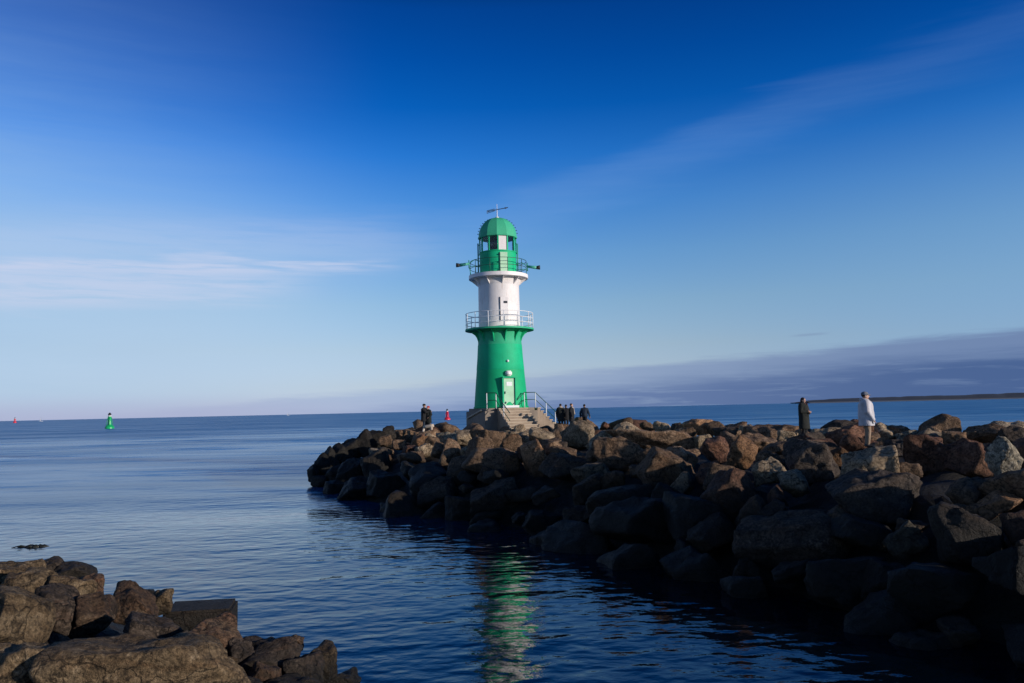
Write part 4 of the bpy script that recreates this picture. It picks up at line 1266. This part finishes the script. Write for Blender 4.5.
def person(key, height, face, label, coat=None, coat_len=0.55, legs='cloth_black', head=None, head_kind='hair', arms=None, stance=0.09, stride=0.0, lean=0.0, hat=None, hood=None, scarf=None, shoes='black_plastic', group=None, bulk=1.0, fine=False):
    """figure looking along local -Y; 'face' turns it (degrees, 0 = towards the camera, + = towards +X)"""
    e = empty('person', FOOT[key], R(face))
    tag(e, label, 'person', group)
    k = height / 1.75
    V = lambda x, y, z: Vector((x * k + 0, (y - lean * max(0, z - .9)) * k, z * k))
    arms = arms or {}
    sh, hipz = 1.43, 0.92
    A = {}
    for s in (-1, 1):
        a = arms.get(s, ((s * .27, -.02, 1.13), (s * .28, -.10, .88)))
        A[s] = ((s * .185, .0, sh - .02), a[0], a[1])
    fy = {1: -stride, -1: stride}
    bm = bmesh.new()
    # head with face
    hc = V(0, -.015, 1.635)
    ell(bm, hc, (.076 * k, .096 * k, .112 * k))
    cap(bm, V(0, -.045, 1.575), V(0, -.05, 1.56), .058 * k, .045 * k)
    cap(bm, V(0, -.108, 1.645), V(0, -.122, 1.612), .010 * k, .016 * k, 8)
    cap(bm, V(-.022, -.094, 1.578), V(.022, -.094, 1.578), .011 * k, .011 * k, 8)
    for s in (-1, 1):
        ell(bm, V(s * .078, .0, 1.625), (.012 * k, .022 * k, .034 * k))
        cap(bm, V(s * .02, -.098, 1.665), V(s * .045, -.09, 1.662), .009 * k, .008 * k, 8)
    cap(bm, V(0, .0, 1.56), V(0, .015, 1.42), .055 * k, .065 * k)
    # trunk
    cap(bm, V(-.10, .01, 1.36), V(.10, .01, 1.36), .105 * k, .105 * k)
    cap(bm, V(0, .0, 1.32), V(0, 0, 1.05), .14 * k, .125 * k)
    cap(bm, V(-.07, .01, .96), V(.07, .01, .96), .115 * k, .115 * k)
    cap(bm, V(0, 0, 1.1), V(0, 0, .96), .13 * k, .13 * k)
    for s in (-1, 1):
        S0, E0, H0 = (V(*p) for p in A[s])
        cap(bm, S0, E0, .052 * k, .040 * k); cap(bm, E0, H0, .040 * k, .028 * k)
        d = (H0 - E0).normalized()
        side = d.cross(Vector((0, 1, 0))).normalized() if abs(d.y) < .9 else Vector((1, 0, 0))
        cap(bm, H0, H0 + d * .07 * k, .032 * k, .036 * k, sy=.6)
        for fi in range(4):
            off = side * (fi - 1.5) * .020 * k
            b0 = H0 + d * .075 * k + off
            ln = (.068, .078, .074, .056)[fi] * k
            curl = Vector((0, -.5, 0)) * .03 * k
            cap(bm, b0, b0 + d * ln * .55 + curl * .3, .0095 * k, .009 * k, 8)
            cap(bm, b0 + d * ln * .55 + curl * .3, b0 + d * ln + curl, .009 * k, .0075 * k, 8)
        cap(bm, H0 + d * .02 * k + side * s * -.03 * k, H0 + d * .075 * k + side * s * -.062 * k, .013 * k, .009 * k, 8)
        K0 = V(s * (stance + .01), -.03 + fy[s] * .55, .50); F0 = V(s * stance, .01 + fy[s], .09)
        cap(bm, V(s * .085, 0, .92), K0, .088 * k, .056 * k); cap(bm, K0, F0, .056 * k, .036 * k)
        cap(bm, F0 + Vector((0, .03 * k, -.045 * k)), F0 + Vector((s * .02, -.16, -.055)) * 1.0, .040 * k, .034 * k)
    body = fuse('body', bm, 'skin', e, 0.0095 if fine else 0.014, 2)
    # trousers
    bm = bmesh.new()
    for s in (-1, 1):
        K0 = V(s * (stance + .01), -.03 + fy[s] * .55, .50); F0 = V(s * stance, .01 + fy[s], .12)
        cap(bm, V(s * .085, 0, .92), K0, .112 * k, .078 * k); cap(bm, K0, F0, .078 * k, .066 * k)
    cap(bm, V(-.07, .01, .98), V(.07, .01, .98), .130 * k, .130 * k)
    fuse('trousers', bm, legs, e, .016)
    for s in (-1, 1):
        bm = bmesh.new()
        F0 = V(s * stance, .01 + fy[s], .06)
        cap(bm, F0 + Vector((0, .035, -.01)) * k, F0 + Vector((s * .02, -.165, -.02)) * k, .052 * k, .044 * k)
        cap(bm, F0 + Vector((0, .01, 0)) * k, F0 + Vector((0, .01, .07)) * k, .052 * k, .05 * k)
        fuse('shoe', bm, shoes, e, .014)
    # coat
    bm = bmesh.new()
    hem = 0.98 - coat_len
    B = bulk
    cap(bm, V(-.12, .01, 1.37), V(.12, .01, 1.37), .125 * k * B, .125 * k * B)
    cap(bm, V(-.04, .0, 1.30), V(-.04, 0, 1.08), .165 * k * B, .165 * k * B)
    cap(bm, V(.04, .0, 1.30), V(.04, 0, 1.08), .165 * k * B, .165 * k * B)
    cap(bm, V(0, 0, 1.12), V(0, 0, .98), .175 * k * B, .185 * k * B)
    for s in (-1, 1):
        S0, E0, H0 = (V(*p) for p in A[s])
        cap(bm, S0, E0, .078 * k * B, .066 * k * B); cap(bm, E0, E0 + (H0 - E0) * .95, .066 * k * B, .054 * k * B)
    lathe(bm, [(.17 * k * B, 1.08 * k), (.185 * k * B, .98 * k), (.195 * k * B, (.98 + hem) / 2 * k), (.205 * k * B, hem * k)], 24, True, True, Matrix.Diagonal((1.12, .86, 1, 1)))
    cap(bm, V(0, .01, 1.42), V(0, .01, 1.50), .09 * k, .078 * k)
    fuse('coat', bm, coat, e, .016, 4)
    # hair, hat, hood
    bm = bmesh.new()
    hm_ = head or 'hair_dark'
    ell(bm, V(0, .012, 1.672), (.090 * k, .106 * k, .098 * k))
    if head_kind == 'long':
        cap(bm, V(0, .05, 1.62), V(0, .06, 1.46), .085 * k, .07 * k)
    fuse('hair', bm, hm_, e, .014)
    if hat:
        bm = bmesh.new()
        ell(bm, V(0, .01, 1.70), (.10 * k, .113 * k, .078 * k))
        cap(bm, V(-.05, -.085, 1.675), V(.05, -.085, 1.675), .028 * k, .028 * k)
        if hat != 'beanie':
            cap(bm, V(0, -.08, 1.675), V(0, -.15, 1.66), .05 * k, .04 * k, sy=.4)
        fuse('hat', bm, hood or hm_ if hat == 'beanie' and hood else 'cap_grey' if hat == 'cap' else hm_, e, .014)
    if hood and hat != 'beanie':
        bm = bmesh.new()
        tube(bm, [V(.125 * math.cos(t), .03 + .11 * math.sin(t), 1.50 + .02 * math.sin(t)) for t in np.linspace(0, 2 * math.pi, 17)[:-1]], .05 * k, 8, True)
        fuse('collar', bm, hood, e, .014)
    if scarf:
        bm = bmesh.new()
        tube(bm, [V(.10 * math.cos(t), .01 + .10 * math.sin(t), 1.47) for t in np.linspace(0, 2 * math.pi, 17)[:-1]], .035 * k, 8, True)
        cap(bm, V(.05, -.14, 1.46), V(.07, -.20, 1.02), .035 * k, .045 * k)
        fuse('scarf', bm, scarf, e, .014)
    # eyes
    bm = bmesh.new()
    for s in (-1, 1): ell(bm, V(s * .031, -.098, 1.645), (.012 * k, .008 * k, .008 * k))
    from_bm('eyes', bm, 'black_plastic', e, True)
    return e

DOWN = {-1: ((-.29, .02, 1.13), (-.28, -.06, .86)), 1: ((.29, .02, 1.13), (.28, -.06, .86))}
person('white', 1.76, 75, 'person in a long white coat and grey cap standing on the boulders', 'cloth_white', .30, 'cloth_tan', 'hair_dark', hat='cap', hood='cloth_white', arms={-1: ((-.28, .0, 1.13), (-.26, -.16, .88)), 1: ((.27, .02, 1.13), (.26, -.16, .90))}, stance=.10, bulk=1.38, fine=True)
person('dark', 1.80, 40, 'woman in a long dark coat with a maroon front, hand held at her chest', 'cloth_black_green', .62, 'cloth_black', 'hair_dark', 'long', scarf='cloth_maroon', arms={-1: ((-.27, -.02, 1.13), (-.05, -.22, 1.12)), 1: ((.27, -.05, 1.13), (.06, -.24, 1.08))}, bulk=1.28, fine=True)
person('hug1', 1.80, 65, 'taller person in black with a black beanie, hugging a shorter one in red hat', 'cloth_black', .35, 'cloth_navy', 'hair_dark', hat='beanie', arms={-1: ((-.20, -.22, 1.22), (.05, -.38, 1.25)), 1: ((.24, -.20, 1.2), (.10, -.42, 1.22))}, bulk=1.2)
person('hug2', 1.66, -50, 'shorter person in black coat and red hat, leaning into the taller one', 'cloth_black_green', .42, 'cloth_black', 'cloth_red', hat='beanie', hood='cloth_red', arms={-1: ((-.27, -.08, 1.15), (-.10, -.28, 1.2)), 1: ((.30, .04, 1.15), (.24, -.12, .98))}, bulk=1.25)
person('g1', 1.74, 175, 'walker in long black coat with beige fur hood, seen from behind by the steps', 'cloth_black_green', .48, 'cloth_black', 'hair_dark', hood='fur_beige', arms=DOWN, bulk=1.15, group='walkers beside the lighthouse steps')
person('g2', 1.72, 180, 'walker in black between the fur-hooded one and the one with pale scarf', 'cloth_black', .35, 'cloth_black', 'hair_dark', arms=DOWN, bulk=1.05, group='walkers beside the lighthouse steps')
person('g3', 1.76, 70, 'brown-haired walker in black coat with a long pale scarf', 'cloth_black', .50, 'cloth_black', 'hair_brown', hood=None, scarf='fur_beige', arms=DOWN, bulk=1.15, group='walkers beside the lighthouse steps')
person('g4', 1.68, 165, 'lone walker in dark navy jacket a few steps behind the group of three', 'cloth_navy', .12, 'cloth_black', 'hair_dark', arms={-1: ((-.31, .04, 1.14), (-.36, -.02, .88)), 1: ((.31, .02, 1.14), (.33, -.08, .88))}, stance=.07, stride=.08, bulk=1.12, group='walkers beside the lighthouse steps')

# pale driftwood beam beside the couple and a bright white stone by the lone walker
bm = bmesh.new()
c0 = at_y(423.5, 427.5, 53.2); c1 = at_y(433.5, 425.5, 53.0)
tube(bm, [c0, c0.lerp(c1, .3) + Vector((0, 0, .02)), c0.lerp(c1, .7), c1], [.10, .12, .12, .11], 10)
tube(bm, [c0 + Vector((.05, 0, 0)), c0 + Vector((-.12, .05, -.55))], [.08, .07], 8)
tube(bm, [c1 - Vector((.15, 0, 0)), c1 + Vector((-.1, .05, -.6))], [.08, .07], 8)
principled('driftwood', rough=.9, build=concrete((0.42, 0.34, 0.26), (0.62, 0.52, 0.42)))
tag(from_bm('driftwood', bm, 'driftwood', smooth=True), 'pale driftwood beam propped on the boulders in front of the embracing couple', 'driftwood')
vv_, ff_ = rock_geo(77, (.38, .25, .12), 3, False, 8)
o = link_mesh('white_stone', tri_mesh('white_stone', vv_, ff_), 'boat_white')
o.location = at_y(590, 430, 54.6) ; o.rotation_euler = (0, .25, .2)
tag(o, 'crumpled white bag lying on the crest at the lone walker\'s feet', 'stone')
